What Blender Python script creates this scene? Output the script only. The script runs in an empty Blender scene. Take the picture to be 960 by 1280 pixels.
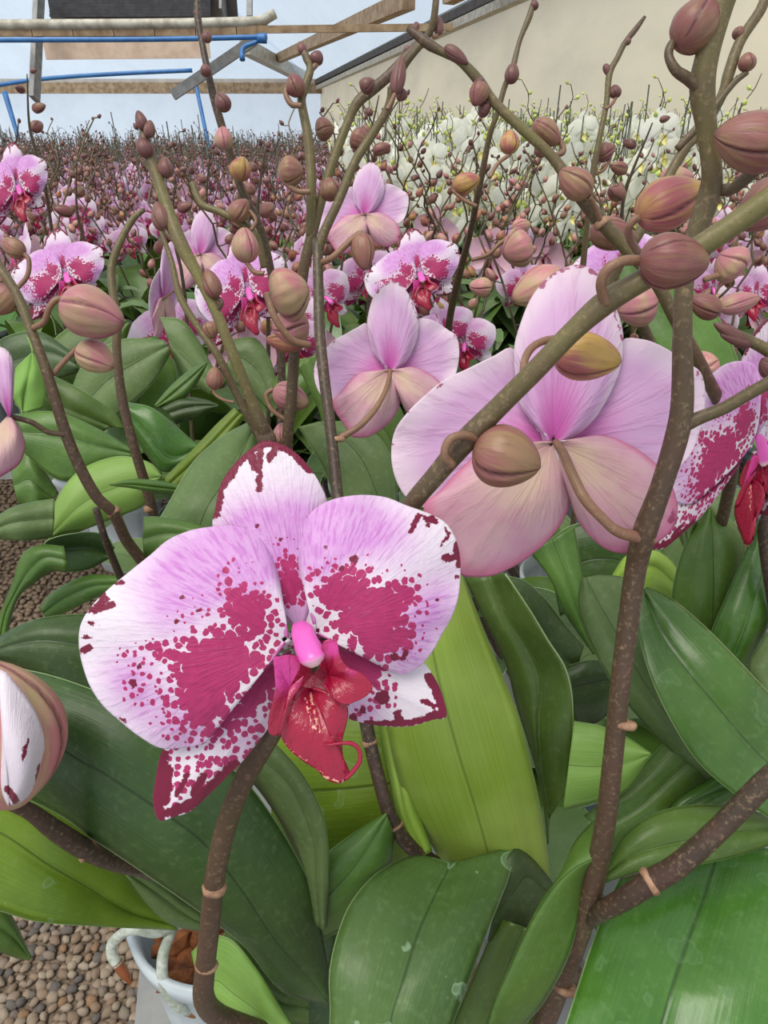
import bpy, math, random
import numpy as np
from mathutils import Vector, Matrix

C = bpy.context.scene.collection
SC = bpy.context.scene
R = math.radians
PI = math.pi

# ------------------------------------------------------------------ camera, sky, sun, exposure
CAM = np.array([0.0, 0.0, 1.25])
PITCH = R(27)
FPX = 924.0
cd = bpy.data.cameras.new('camera'); cam = bpy.data.objects.new('camera', cd); C.objects.link(cam)
cam.location = CAM; cam.rotation_euler = (R(90) - PITCH, 0, 0)
cd.sensor_fit = 'VERTICAL'; cd.sensor_height = 36.0; cd.sensor_width = 27.0
cd.lens = 36.0 * FPX / 1280.0; cd.clip_start = 0.01; cd.clip_end = 200
SC.camera = cam
w = bpy.data.worlds.new('sky'); SC.world = w; w.use_nodes = True
bg = w.node_tree.nodes['Background']
bg.inputs[0].default_value = (0.86, 0.935, 1.0, 1); bg.inputs[1].default_value = 0.92
sd = bpy.data.lights.new('sun', 'SUN'); so = bpy.data.objects.new('sun', sd); C.objects.link(so)
sd.energy = 2.9; sd.angle = R(40); sd.color = (1.0, 0.95, 0.84)
so.rotation_euler = (R(22), R(-18), 0)
SC.view_settings.view_transform = 'Standard'; SC.view_settings.look = 'None'
SC.view_settings.exposure = 0.0; SC.view_settings.gamma = 1.0
SC.view_settings.use_curve_mapping = False
SC.cycles.max_bounces = 6; SC.cycles.transparent_max_bounces = 8
SC.cycles.diffuse_bounces = 4; SC.cycles.glossy_bounces = 2; SC.cycles.transmission_bounces = 3

CP, SP = math.cos(PITCH), math.sin(PITCH)
def U(x, y, d):
    """point seen at (x, y) of the 960x1280 frame, at depth d metres"""
    xc = (x - 480.0) / FPX * d; yc = (640.0 - y) / FPX * d
    return CAM + np.array([xc, CP * d + SP * yc, CP * yc - SP * d])
def UV_(x, y, d):
    x = np.asarray(x, float); y = np.asarray(y, float); d = np.asarray(d, float) + 0 * x
    xc = (x - 480.0) / FPX * d; yc = (640.0 - y) / FPX * d
    return np.stack([CAM[0] + xc, CAM[1] + CP * d + SP * yc, CAM[2] + CP * yc - SP * d], -1)

# ------------------------------------------------------------------ materials
def lin(c):
    return tuple(((v / 255) / 12.92 if v / 255 <= 0.04045 else ((v / 255 + 0.055) / 1.055) ** 2.4) for v in c) + (1.0,)
class NT:
    def __init__(s, name):
        s.m = bpy.data.materials.new(name); s.m.use_nodes = True; s.t = s.m.node_tree; s.t.nodes.clear()
    def n(s, typ, ins=None, **kw):
        nd = s.t.nodes.new('ShaderNode' + typ)
        for k, v in kw.items(): setattr(nd, k, v)
        for k, v in (ins or {}).items():
            sk = nd.inputs[k]
            if isinstance(v, bpy.types.NodeSocket): s.t.links.new(v, sk)
            else: sk.default_value = v
        return nd
    def math(s, op, a, b=0.0, clamp=False):
        return s.n('Math', {0: a, 1: b}, operation=op, use_clamp=clamp).outputs[0]
    def mix(s, f, a, b, bt='MIX'):
        nd = s.n('Mix', data_type='RGBA', blend_type=bt)
        for i, v in ((0, f), (6, a), (7, b)):
            if isinstance(v, bpy.types.NodeSocket): s.t.links.new(v, nd.inputs[i])
            else: nd.inputs[i].default_value = v
        return nd.outputs[2]
    def ramp(s, f, lo, hi):
        return s.n('MapRange', {0: f, 1: lo, 2: hi, 3: 0.0, 4: 1.0}, interpolation_type='SMOOTHSTEP').outputs[0]
    def attr(s, name): return s.n('Attribute', attribute_name=name)
    def noise(s, vec, scale, detail=2.0, rough=0.5):
        return s.n('TexNoise', {'Vector': vec, 'Scale': scale, 'Detail': detail, 'Roughness': rough}).outputs[0]
    def scale(s, vec, v):
        return s.n('VectorMath', {0: vec, 1: v}, operation='MULTIPLY').outputs[0]
    def bump(s, h, st, dist):
        return s.n('Bump', {'Height': h, 'Strength': st, 'Distance': dist}).outputs[0]
    def out(s, col, rough=0.5, normal=None, transl=0.0, tcol=None, spec=0.5, sss=0.0, coat=0.0, metal=0.0, sheen=0.0):
        p = s.n('BsdfPrincipled', {'Base Color': col, 'Roughness': rough, 'Specular IOR Level': spec, 'Coat Weight': coat, 'Coat Roughness': 0.25, 'Metallic': metal, 'Sheen Weight': sheen})
        if normal is not None: s.t.links.new(normal, p.inputs['Normal'])
        sh = p.outputs[0]
        if transl:
            tr = s.n('BsdfTranslucent', {0: tcol if tcol is not None else col})
            if normal is not None: s.t.links.new(normal, tr.inputs['Normal'])
            mx = s.n('MixShader', {0: transl}); s.t.links.new(sh, mx.inputs[1]); s.t.links.new(tr.outputs[0], mx.inputs[2]); sh = mx.outputs[0]
        o = s.n('OutputMaterial'); s.t.links.new(sh, o.inputs[0]); return s.m

def m_petal(name, white=(236, 226, 236), lilac=(208, 140, 210), mag=(164, 40, 96), dark=(122, 16, 56), transl=0.25, two_sided=False):
    g = NT(name)
    pc = g.n('UVMap', uv_map='pc').outputs[0]; rad = g.n('UVMap', uv_map='rad').outputs[0]
    den = g.attr('den').outputs['Fac']; spt = g.attr('spt').outputs['Fac']; lil = g.attr('lil').outputs['Fac']
    veins = g.noise(g.scale(rad, (120, 7, 1)), 1.0, 3.0)
    veins = g.ramp(veins, 0.45, 0.75)
    soft = g.noise(pc, 0.35, 2.0)
    la = g.math('MULTIPLY', lil, g.math('ADD', 0.85, g.math('MULTIPLY', veins, 0.3)))
    la = g.math('MULTIPLY', la, g.math('ADD', 0.75, g.math('MULTIPLY', soft, 0.5)), True)
    base = g.mix(la, lin(white), lin(lilac))
    vl = g.math('MULTIPLY', g.math('MULTIPLY', veins, lil), 0.3, True)
    base = g.mix(vl, base, lin((178, 96, 176)))
    nz = g.n('TexNoise', {'Vector': pc, 'Scale': 1.3, 'Detail': 2.0})
    wv = g.n('VectorMath', {0: nz.outputs[1], 1: (0.55, 0.55, 0)}, operation='MULTIPLY').outputs[0]
    wv = g.n('VectorMath', {0: pc, 1: wv}, operation='ADD').outputs[0]
    vor = g.n('TexVoronoi', {'Vector': wv, 'Scale': 1.0, 'Randomness': 0.9}, voronoi_dimensions='2D')
    rnd = g.n('SeparateColor', {0: vor.outputs['Color']}).outputs[0]
    thr = g.math('ADD', g.math('MULTIPLY', den, 1.1), g.math('SUBTRACT', 0.72, g.math('MULTIPLY', rnd, 0.34)))
    m1 = g.ramp(g.math('SUBTRACT', thr, vor.outputs['Distance']), 0.0, 0.07)
    n2 = g.noise(pc, 1.6, 3.0, 0.6)
    m2 = g.ramp(g.math('ADD', spt, g.math('MULTIPLY', g.math('SUBTRACT', n2, 0.5), 2.2)), 0.0, 0.25)
    mvar = g.mix(g.noise(pc, 0.8, 3.0), lin(mag), lin(tuple(min(255, int(c * 1.16) + 6) for c in mag)))
    mvar = g.mix(g.math('MULTIPLY', veins, 0.25), mvar, lin(dark))
    col = g.mix(m1, base, mvar)
    col = g.mix(m2, col, lin(dark))
    if two_sided:  # the underside of the petals is plain pale pink
        col = g.mix(g.n('NewGeometry').outputs['Backfacing'], col, g.mix(g.ramp(soft, .3, .7), lin((218, 172, 208)), lin((222, 182, 182))))
    h = g.math('ADD', g.math('MULTIPLY', veins, 0.5), g.noise(pc, 1.1, 3.0))
    return g.out(col, 0.42, g.bump(h, 0.35, 0.0012), transl, spec=0.35, sheen=0.2)

def m_back(name, petal=True):
    """underside of petals and sepals: pale lilac, rosier at the root, the sepals tinged with yellow"""
    g = NT(name)
    rad = g.n('UVMap', uv_map='rad').outputs[0]; pc = g.n('UVMap', uv_map='pc').outputs[0]
    sx = g.n('SeparateXYZ', {0: rad}); s_ = sx.outputs[1]; t_ = sx.outputs[0]
    veins = g.ramp(g.noise(g.scale(rad, (30, 3.0, 1)), 1.0, 4.0), 0.42, 0.85)
    soft = g.noise(pc, 0.16, 3.0)
    if petal:
        base = g.mix(g.ramp(s_, 0.05, 0.6), lin((206, 96, 176)), lin((206, 164, 204)))
        base = g.mix(g.ramp(s_, 0.72, 1.02), base, lin((226, 206, 220)))
        base = g.mix(g.math('MULTIPLY', veins, 0.35), base, lin((190, 116, 172)))
    else:
        base = g.mix(g.ramp(s_, 0.15, 0.9), lin((214, 186, 162)), lin((214, 170, 184)))
        base = g.mix(g.math('MULTIPLY', g.ramp(soft, 0.42, 0.62), 0.55), base, lin((208, 144, 172)))
        base = g.mix(g.ramp(s_, 0.86, 1.0), base, lin((204, 118, 152)))
        base = g.mix(g.math('MULTIPLY', veins, 0.22), base, lin((176, 136, 118)))
    spt = g.attr('spt').outputs['Fac']
    m2 = g.ramp(g.math('ADD', spt, g.math('MULTIPLY', g.math('SUBTRACT', g.noise(pc, 1.4, 3.0), 0.5), 3.0)), 0.0, 0.4)
    base = g.mix(g.math('MULTIPLY', m2, 0.85), base, lin((150, 50, 92)))
    h = g.math('ADD', g.math('MULTIPLY', veins, 0.8), soft)
    return g.out(base, 0.5, g.bump(h, 0.4, 0.002), 0.25, spec=0.3)

def m_lip(name, top=(206, 56, 144), mid=(156, 14, 54), s0=0.3, s1=0.75):
    g = NT(name)
    rad = g.n('UVMap', uv_map='rad').outputs[0]; pc = g.n('UVMap', uv_map='pc').outputs[0]
    s_ = g.n('SeparateXYZ', {0: rad}).outputs[1]
    lil = g.attr('lil').outputs['Fac']
    base = g.mix(g.ramp(lil, 0.0, 1.0), lin(mid), lin(top))
    v = g.ramp(g.noise(g.scale(rad, (40, 3, 1)), 1.0, 2.0), 0.5, 0.8)
    base = g.mix(g.math('MULTIPLY', v, 0.4), base, lin((130, 8, 48)))
    spt = g.attr('spt').outputs['Fac']
    base = g.mix(g.ramp(g.math('ADD', spt, g.math('MULTIPLY', g.math('SUBTRACT', g.noise(pc, 2.2, 2.0), 0.5), 3.0)), 0.0, 0.3), base, lin((240, 170, 150)))
    return g.out(base, 0.25, g.bump(g.math('ADD', v, g.noise(pc, 1.5, 2.0)), 0.3, 0.0012), 0.12, spec=0.55, coat=0.15)

def m_column():
    g = NT('orchid_column')
    lil = g.attr('lil').outputs['Fac']
    return g.out(g.mix(g.ramp(lil, 0.0, 1.0), lin((222, 96, 186)), lin((244, 216, 214))), 0.3, None, 0.1, coat=0.2)

def m_leaf(name, c1, c2, rough=0.38, stain=0.0, sheen=0.0, rib=0.75, transl=0.07, coat=0.08, dust=0.12):
    g = NT(name)
    uv = g.n('UVMap', uv_map='rad').outputs[0]; ob = g.n('TexCoord').outputs['Object']
    sx = g.n('SeparateXYZ', {0: uv}); u = sx.outputs[0]
    au = g.math('ABSOLUTE', g.math('SUBTRACT', u, 0.5))
    line = g.ramp(au, 0.016, 0.0)
    big = g.noise(ob, 22.0, 3.0); fine = g.noise(ob, 260.0, 3.0)
    stri = g.noise(g.scale(uv, (60, 1.6, 1)), 1.0, 2.0)
    base = g.mix(g.ramp(big, 0.3, 0.7), lin(c1), lin(c2))
    base = g.mix(g.math('MULTIPLY', g.ramp(stri, 0.4, 0.7), 0.18), base, lin(tuple(int(v * 1.18) for v in c2)))
    base = g.mix(g.math('MULTIPLY', line, rib), base, lin(tuple(int(v * 0.68) for v in c1)))
    base = g.mix(g.ramp(au, 0.488, 0.5), base, lin((150, 175, 120)))
    oi = g.n('ObjectInfo').outputs['Random']
    base = g.n('HueSaturation', {'Hue': g.math('ADD', 0.49, g.math('MULTIPLY', oi, 0.02)), 'Value': g.math('ADD', 0.86, g.math('MULTIPLY', oi, 0.28)), 'Color': base}).outputs[0]
    base = g.mix(g.math('MULTIPLY', g.ramp(fine, 0.5, 0.8), dust * 1.1, True), base, lin((140, 164, 112)))
    if stain:
        n1 = g.n('TexNoise', {'Vector': ob, 'Scale': 60.0, 'Detail': 2.0})
        wv = g.n('VectorMath', {0: ob, 1: g.scale(n1.outputs[1], (0.02, 0.02, 0.02))}, operation='ADD').outputs[0]
        vv = g.n('TexVoronoi', {'Vector': wv, 'Scale': 50.0})
        rn = g.n('SeparateColor', {0: vv.outputs['Color']}).outputs[0]
        rr = g.math('MULTIPLY', g.math('MAXIMUM', g.math('SUBTRACT', rn, 0.4), 0.0), 0.8)
        inside = g.ramp(g.math('SUBTRACT', rr, vv.outputs['Distance']), 0.0, 0.03)
        ring = g.math('SUBTRACT', inside, g.ramp(g.math('SUBTRACT', rr, vv.outputs['Distance']), 0.03, 0.09))
        st = g.math('ADD', g.math('MULTIPLY', ring, 0.55), g.math('MULTIPLY', inside, 0.3), True)
        base = g.mix(g.math('MULTIPLY', st, stain * .6), base, lin((160, 190, 156)))
    h = g.math('ADD', g.math('MULTIPLY', stri, 0.5), g.math('SUBTRACT', g.math('MULTIPLY', g.noise(ob, 120.0, 3.0), 0.7), g.math('MULTIPLY', line, 1.2)))
    return g.out(base, rough, g.bump(h, 0.35, 0.0012), transl, tcol=g.mix(0.5, base, lin((150, 190, 40))), spec=0.34, coat=coat)

def m_stem(name='orchid_stem', brown=(78, 60, 46), olive=(112, 106, 60)):
    g = NT(name)
    ob = g.n('TexCoord').outputs['Object']; gg = g.attr('lil').outputs['Fac']
    base = g.mix(gg, lin(brown), lin(olive))
    sp = g.noise(ob, 420.0, 3.0, 0.7); sp2 = g.noise(ob, 1300.0, 2.0)
    base = g.mix(g.math('MULTIPLY', g.ramp(sp, 0.5, 0.75), 0.5), base, lin((158, 134, 104)))
    base = g.mix(g.math('MULTIPLY', g.ramp(sp2, 0.6, 0.75), 0.45), base, lin((60, 42, 38)))
    base = g.mix(g.math('MULTIPLY', g.ramp(g.noise(ob, 40.0, 2.0), 0.45, 0.7), 0.3), base, lin((90, 62, 54)))
    return g.out(base, 0.45, g.bump(sp, 0.25, 0.0006), spec=0.4)

def m_bud(name, rose=(134, 84, 80), olive=(140, 116, 80), dark=(84, 42, 46), amt=0.6):
    g = NT(name)
    uv = g.n('UVMap', uv_map='rad').outputs[0]; ob = g.n('TexCoord').outputs['Object']
    sx = g.n('SeparateXYZ', {0: uv}); s_ = sx.outputs[1]
    oi = g.n('ObjectInfo').outputs['Random']
    vec = g.n('VectorMath', {0: g.scale(uv, (26, 2.2, 1)), 1: g.n('CombineXYZ', {0: g.math('MULTIPLY', oi, 37.0), 1: 0.0, 2: 0.0}).outputs[0]}, operation='ADD').outputs[0]
    st = g.noise(vec, 1.6, 3.0)
    bn = g.noise(g.n('VectorMath', {0: g.scale(uv, (3.0, 1.6, 1)), 1: g.n('CombineXYZ', {0: g.math('MULTIPLY', oi, 17.0)}).outputs[0]}, operation='ADD').outputs[0], 1.0, 2.0)
    base = g.mix(g.math('MULTIPLY', g.ramp(bn, 0.42, 0.64), amt), lin(rose), lin(olive))
    base = g.mix(g.math('MULTIPLY', g.ramp(g.noise(g.scale(vec, (1.0, .5, 1)), 1.0, 3.0), 0.5, 0.68), amt * .7), base, lin(olive))
    base = g.mix(g.math('MULTIPLY', g.ramp(st, 0.5, 0.75), 0.3), base, lin(dark))
    base = g.mix(g.ramp(g.attr('lil').outputs['Fac'], 0.0, 1.0), base, lin(dark))
    base = g.n('HueSaturation', {'Hue': g.math('ADD', 0.49, g.math('MULTIPLY', oi, 0.02)), 'Value': g.math('ADD', 0.85, g.math('MULTIPLY', oi, 0.3)), 'Color': base}).outputs[0]
    return g.out(base, 0.42, g.bump(st, 0.3, 0.0008), 0.05, spec=0.4)

def m_plain(name, c, rough=0.6, c2=None, sc=20.0, bumpd=0.0, metal=0.0, transl=0.0, coat=0.0, spec=0.4):
    g = NT(name); ob = g.n('TexCoord').outputs['Object']
    n = g.noise(ob, sc, 4.0, 0.6)
    col = g.mix(g.ramp(n, 0.3, 0.7), lin(c), lin(c2 or tuple(int(v * 0.85) for v in c)))
    return g.out(col, rough, g.bump(n, 0.5, bumpd) if bumpd else None, transl, spec=spec, metal=metal, coat=coat)

def m_film(name, tint, trans, tl=0.5):
    """greenhouse film: part of the light goes straight through, the rest is scattered"""
    g = NT(name); ob = g.n('TexCoord').outputs['Object']
    n = g.noise(g.scale(ob, (1.0, 0.35, 1.0)), 0.9, 5.0, 0.6)
    col = g.mix(g.ramp(n, 0.3, 0.75), lin(tint), lin(tuple(int(v * 0.9) for v in tint)))
    d = g.n('BsdfDiffuse', {0: col}); t = g.n('BsdfTranslucent', {0: col}); tr = g.n('BsdfTransparent', {0: lin((235, 244, 255))})
    a = g.n('MixShader', {0: tl, 1: d.outputs[0], 2: t.outputs[0]})
    b = g.n('MixShader', {0: trans, 1: a.outputs[0], 2: tr.outputs[0]})
    o = g.n('OutputMaterial'); g.t.links.new(b.outputs[0], o.inputs[0]); return g.m

M = {}
M['petal'] = m_petal('spotted_petal')
M['petal_far'] = m_petal('spotted_petal_crowd', lilac=(204, 150, 198), mag=(168, 44, 100), dark=(140, 34, 80), white=(236, 220, 234), two_sided=True)
M['back_p'] = m_back('petal_underside', True)
M['back_s'] = m_back('sepal_underside', False)
M['lip'] = m_lip('orchid_lip')
M['column'] = m_column()
M['leaf'] = m_leaf('leaf_green', (64, 90, 34), (82, 110, 44))
M['leaf_bright'] = m_leaf('leaf_yellow_green', (134, 166, 58), (156, 184, 84), rough=0.42, rib=0.6, transl=0.15, dust=0.08)
M['leaf_lime'] = m_leaf('leaf_light_green', (110, 146, 62), (130, 164, 80), rough=0.5, rib=0.4, transl=0.12)
M['leaf_dark'] = m_leaf('leaf_dark_green', (46, 66, 30), (58, 80, 36), rough=0.4)
M['leaf_olive'] = m_leaf('leaf_olive_green', (88, 112, 26), (108, 130, 34), stain=0.35, transl=0.12)
M['leaf_blue'] = m_leaf('leaf_grey_green', (78, 100, 54), (94, 116, 66), rough=0.5, dust=0.2)
M['leaf_stain'] = m_leaf('leaf_water_stained', (66, 96, 46), (80, 110, 54), stain=0.9, rough=0.42, dust=0.16)
M['leaf_gloss'] = m_leaf('leaf_glossy_green', (52, 90, 26), (68, 108, 36), rough=0.27, coat=0.35, stain=0.15)
M['stem'] = m_stem()
M['stem_dark'] = m_stem('orchid_stem_dark', (62, 48, 40), (86, 80, 48))
M['bud'] = m_bud('bud_rose_brown')
M['bud_pink'] = m_bud('bud_pink_green', (184, 118, 124), (172, 152, 112), (118, 66, 72), 0.8)
M['bud_dark'] = m_bud('bud_dark_brown', (112, 70, 70), (120, 92, 66), (70, 44, 46), 0.4)
M['bud_gold'] = m_bud('bud_golden', (158, 88, 92), (176, 144, 72), (104, 54, 54), 0.8)
M['bud_green'] = m_bud('bud_lime', (196, 206, 110), (176, 192, 92), (140, 156, 80), 0.5)
M['pedicel'] = m_stem('orchid_pedicel', (128, 90, 74), (132, 112, 74))
M['bract'] = m_plain('dry_bract', (168, 132, 104), 0.6, (124, 90, 70), 200)
M['pot'] = m_plain('white_plastic', (196, 204, 208), 0.4, (170, 180, 188), 12)
M['root'] = m_plain('silver_root', (196, 200, 190), 0.5, (150, 156, 140), 180, 0.0006)
M['root_tip'] = m_plain('root_tip', (140, 62, 30), 0.45, (110, 84, 40), 120)
M['bark'] = m_plain('pine_bark', (146, 88, 48), 0.8, (84, 48, 26), 90, 0.002)
M['stake'] = m_plain('dark_stake', (44, 54, 44), 0.5, (60, 66, 52), 60)
M['white_petal'] = m_plain('white_petal', (252, 250, 240), 0.5, (238, 238, 224), 30, transl=0.3)
M['white_lip'] = m_plain('yellow_lip', (226, 216, 110), 0.5, (236, 226, 160), 60)

# ------------------------------------------------------------------ mesh helpers
def mesh_obj(name, verts, faces, mats, parent=None, rad=None, pc=None, attrs=None, midx=None, smooth=True, origin=None):
    """links ONE mesh object; vertices come in world coordinates and are stored relative to the thing's origin"""
    v = np.asarray(verts, float)
    o0 = origin if origin is not None else (np.array(parent['_o']) if parent is not None and '_o' in parent else np.zeros(3))
    me = bpy.data.meshes.new(name)
    me.from_pydata((v - o0).tolist(), [], [tuple(int(i) for i in f) for f in faces])
    if not isinstance(mats, (list, tuple)): mats = [mats]
    for m in mats: me.materials.append(m)
    if midx is not None: me.polygons.foreach_set('material_index', list(midx))
    if smooth: me.polygons.foreach_set('use_smooth', [True] * len(me.polygons))
    li = np.empty(len(me.loops), int); me.loops.foreach_get('vertex_index', li)
    for nm, arr in (('rad', rad), ('pc', pc)):
        if arr is not None:
            l = me.uv_layers.new(name=nm); l.data.foreach_set('uv', np.asarray(arr, float)[li].ravel())
    for nm, arr in (attrs or {}).items():
        a = me.attributes.new(nm, 'FLOAT', 'POINT'); a.data.foreach_set('value', np.asarray(arr, float).ravel())
    me.update()
    ob = bpy.data.objects.new(name, me); C.objects.link(ob)
    if parent is not None: ob.parent = parent
    ob['_o'] = [float(q) for q in o0]
    if parent is None: ob.location = o0
    return ob
def thing(name, loc, label, cat, group=None):
    o = bpy.data.objects.new(name, None); C.objects.link(o); o.location = loc
    o.empty_display_size = 0.05
    o['_o'] = [float(v) for v in loc]; o['label'] = label; o['category'] = cat
    if group: o['group'] = group
    return o
def tag(o, label, cat, group=None, kind=None):
    o['label'] = label; o['category'] = cat
    if group: o['group'] = group
    if kind: o['kind'] = kind
    return o
def struct(o): o['kind'] = 'structure'; return o

def cr(P, n):
    """Catmull-Rom through P (k x dim), n samples by chord length"""
    P = np.asarray(P, float)
    if len(P) == 2: return P[0] + (P[1] - P[0]) * np.linspace(0, 1, n)[:, None]
    dl = np.linalg.norm(np.diff(P[:, :2], axis=0), axis=1) + 1e-9
    s = np.concatenate([[0], np.cumsum(dl)]); s /= s[-1]
    Q = np.vstack([2 * P[0] - P[1], P, 2 * P[-1] - P[-2]])
    out = []
    for x in np.linspace(0, 1, n):
        i = min(max(np.searchsorted(s, x, 'right') - 1, 0), len(P) - 2)
        t = (x - s[i]) / (s[i + 1] - s[i])
        a, b, c, d = Q[i], Q[i + 1], Q[i + 2], Q[i + 3]
        out.append(0.5 * (2 * b + (c - a) * t + (2 * a - 5 * b + 4 * c - d) * t * t + (-a + 3 * b - 3 * c + d) * t ** 3))
    return np.array(out)
def gridfaces(n, m, wrap=False, off=0):
    f = []
    for i in range(n - 1):
        for j in range(m if wrap else m - 1):
            k = (j + 1) % m
            f.append((off + i * m + j, off + i * m + k, off + (i + 1) * m + k, off + (i + 1) * m + j))
    return f
def tube_geo(P, rad, seg=10, caps=True):
    P = np.asarray(P, float); n = len(P); rad = np.zeros(n) + rad
    T = np.gradient(P, axis=0); T /= np.linalg.norm(T, axis=1)[:, None] + 1e-12
    a = np.array([0.31, 0.52, 0.79]); N0 = np.cross(T[0], a); N0 /= np.linalg.norm(N0)
    V = []
    th = np.arange(seg) / seg * 2 * PI
    for i in range(n):
        N0 = N0 - T[i] * np.dot(N0, T[i]); N0 /= np.linalg.norm(N0) + 1e-12
        B = np.cross(T[i], N0)
        V.append(P[i] + rad[i] * (np.cos(th)[:, None] * N0 + np.sin(th)[:, None] * B))
    F = gridfaces(n, seg, True)
    if caps: F += [tuple(range(seg))[::-1], tuple(range((n - 1) * seg, n * seg))]
    return np.concatenate(V), F
def tube(name, P, rad, mat, parent=None, g=None, seg=10, n=None, origin=None):
    """tube through world points P (k x 3) with radii"""
    k = len(P); n = n or max(6, k * 6)
    Q = cr(np.hstack([np.asarray(P, float), (np.zeros(k) + rad)[:, None], (np.zeros(k) + (0 if g is None else g))[:, None]]), n)
    Q3 = Q
    V, F = tube_geo(Q3[:, :3], np.maximum(Q3[:, 3], 1e-5), seg)
    return mesh_obj(name, V, F, mat, parent, attrs={'lil': np.clip(np.repeat(Q3[:, 4], seg), 0, 1)}, origin=origin)
def px3(pts):  # [(x,y,d,wpx[,g])] -> world points, radii, g
    P = [U(p[0], p[1], p[2]) for p in pts]
    r = [p[3] * 0.5 / FPX * p[2] for p in pts]
    g = [p[4] if len(p) > 4 else 0.0 for p in pts]
    return P, r, g
def stem(parent, pts, mat='stem', name='flower_stem', seg=14, n=None):
    # dense resample in pixel+depth space so that the tube follows the traced line
    Q = cr([tuple(p) + ((0.0,) if len(p) == 4 else ()) for p in pts], n or max(10, len(pts) * 7))
    P, r, g = px3([tuple(q) for q in Q])
    V, F = tube_geo(P, r, seg)
    return mesh_obj(name, V, F, M[mat], parent, attrs={'lil': np.clip(np.repeat(g, seg), 0, 1)})
def ring(parent, x, y, d, w, ang, hpx=12, mat='bract', name='node_sheath'):
    """short sheath round a stem at a pixel; ang = stem direction in the picture (degrees, 90 = vertical)"""
    dx, dy = math.cos(R(ang)) * hpx / 2, -math.sin(R(ang)) * hpx / 2
    pts = [(x - dx, y - dy, d, w * 1.04), (x - dx * .3, y - dy * .3, d, w * 1.16), (x + dx * .4, y + dy * .4, d, w * 1.2), (x + dx, y + dy, d, w * 1.05)]
    P, r, g = px3(pts); V, F = tube_geo(P, r, 14)
    return mesh_obj(name, V, F, M[mat], parent)

# signed distance helpers, positive inside, in picture units
def sd_poly(X, Y, poly):
    P = np.asarray(poly, float); n = len(P)
    dmin = np.full(X.shape, 1e9); ins = np.zeros(X.shape, bool)
    for i in range(n):
        a, b = P[i], P[(i + 1) % n]
        e = b - a; t = np.clip(((X - a[0]) * e[0] + (Y - a[1]) * e[1]) / (e @ e + 1e-9), 0, 1)
        dmin = np.minimum(dmin, np.hypot(X - a[0] - t * e[0], Y - a[1] - t * e[1]))
        cond = ((a[1] > Y) != (b[1] > Y)) & (X < (b[0] - a[0]) * (Y - a[1]) / (b[1] - a[1] + 1e-12) + a[0])
        ins ^= cond
    return np.where(ins, dmin, -dmin)
def sd_stroke(X, Y, pts, r):
    d = np.full(X.shape, 1e9); P = np.asarray(pts, float)
    if len(P) == 1: return r - np.hypot(X - P[0, 0], Y - P[0, 1])
    for a, b in zip(P[:-1], P[1:]):
        e = b - a; t = np.clip(((X - a[0]) * e[0] + (Y - a[1]) * e[1]) / (e @ e + 1e-9), 0, 1)
        d = np.minimum(d, np.hypot(X - a[0] - t * e[0], Y - a[1] - t * e[1]))
    return r - d

def z5(l):  return [(80 + a / 1.846, 540 + b / 1.846) + tuple(r) for a, b, *r in l]
def z4(l):  return [(480 + a / 2.0, 260 + b / 2.0) + tuple(r) for a, b, *r in l]

def fan(name, outline, root, mp, mat, parent=None, ns=40, nt=70, base=0.0, a=0.0, b=0.0, edge=0.0, bulge=0.0, ripple=0.0, rk=7, solid=[], W=45., extra=[], lils=[], spots=[], cell=10.5, thick=0.0005, back=None, dfun=None, seed=0, geo=False, s0=0.03):
    """a petal: outline traced round its root, curved in depth. solid polygons carry merged blotches, spots are (stroke, radius)."""
    O = cr(outline, nt); rx, ry = root
    if np.sum(O[:-1, 0] * O[1:, 1] - O[1:, 0] * O[:-1, 1]) < 0: O = O[::-1]
    s = np.linspace(s0, 1, ns)[:, None]; t = np.linspace(0, 1, nt)[None, :]
    X = rx + s * (O[None, :, 0] - rx); Y = ry + s * (O[None, :, 1] - ry)
    D = base + a * s + b * s ** 2 - bulge * np.sin(PI * s) * np.sin(PI * t) ** .5 + edge * (np.abs(2 * t - 1) ** 2) * s + ripple * np.sin(rk * 2 * PI * t + seed) * s ** 4 + ripple * .6 * np.sin(rk * 3.7 * PI * t + 2 * seed) * s ** 6
    if dfun is not None: D = D + dfun(X, Y, s, t)
    V = mp(X, Y, D).reshape(-1, 3)
    den = np.full(X.shape, -2.0)
    for p in solid: den = np.maximum(den, sd_poly(X, Y, p) / W)
    for p, v in extra: den = np.maximum(den, np.where(sd_poly(X, Y, p) > 0, v, -2) )
    for p, v in extra: den = np.maximum(den, np.minimum(v, v + sd_poly(X, Y, p) / W))
    spt = np.full(X.shape, -3.0)
    for p, r in spots: spt = np.maximum(spt, sd_stroke(X, Y, p, r) / 5.0)
    L = np.zeros(X.shape)
    for (lx, ly, lr, la) in lils: L += la * np.exp(-((X - lx) ** 2 + (Y - ly) ** 2) / (lr * lr))
    rad = np.stack([t + 0 * s, s + 0 * t], -1).reshape(-1, 2)
    pc = np.stack([X / cell, Y / cell], -1).reshape(-1, 2)
    at = {'den': np.clip(den, -1, 1).ravel(), 'spt': np.clip(spt, -3, 3).ravel(), 'lil': np.clip(L, 0, 1).ravel()}
    F = gridfaces(ns, nt)
    if geo: return V, F, rad, pc, at, mat
    ob = mesh_obj(name, V, F, [mat] + ([back] if back else []), parent, rad=rad, pc=pc, attrs=at)
    md = ob.modifiers.new('thickness', 'SOLIDIFY'); md.thickness = thick; md.offset = 0
    if back: md.material_offset = 1
    return ob

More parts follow.
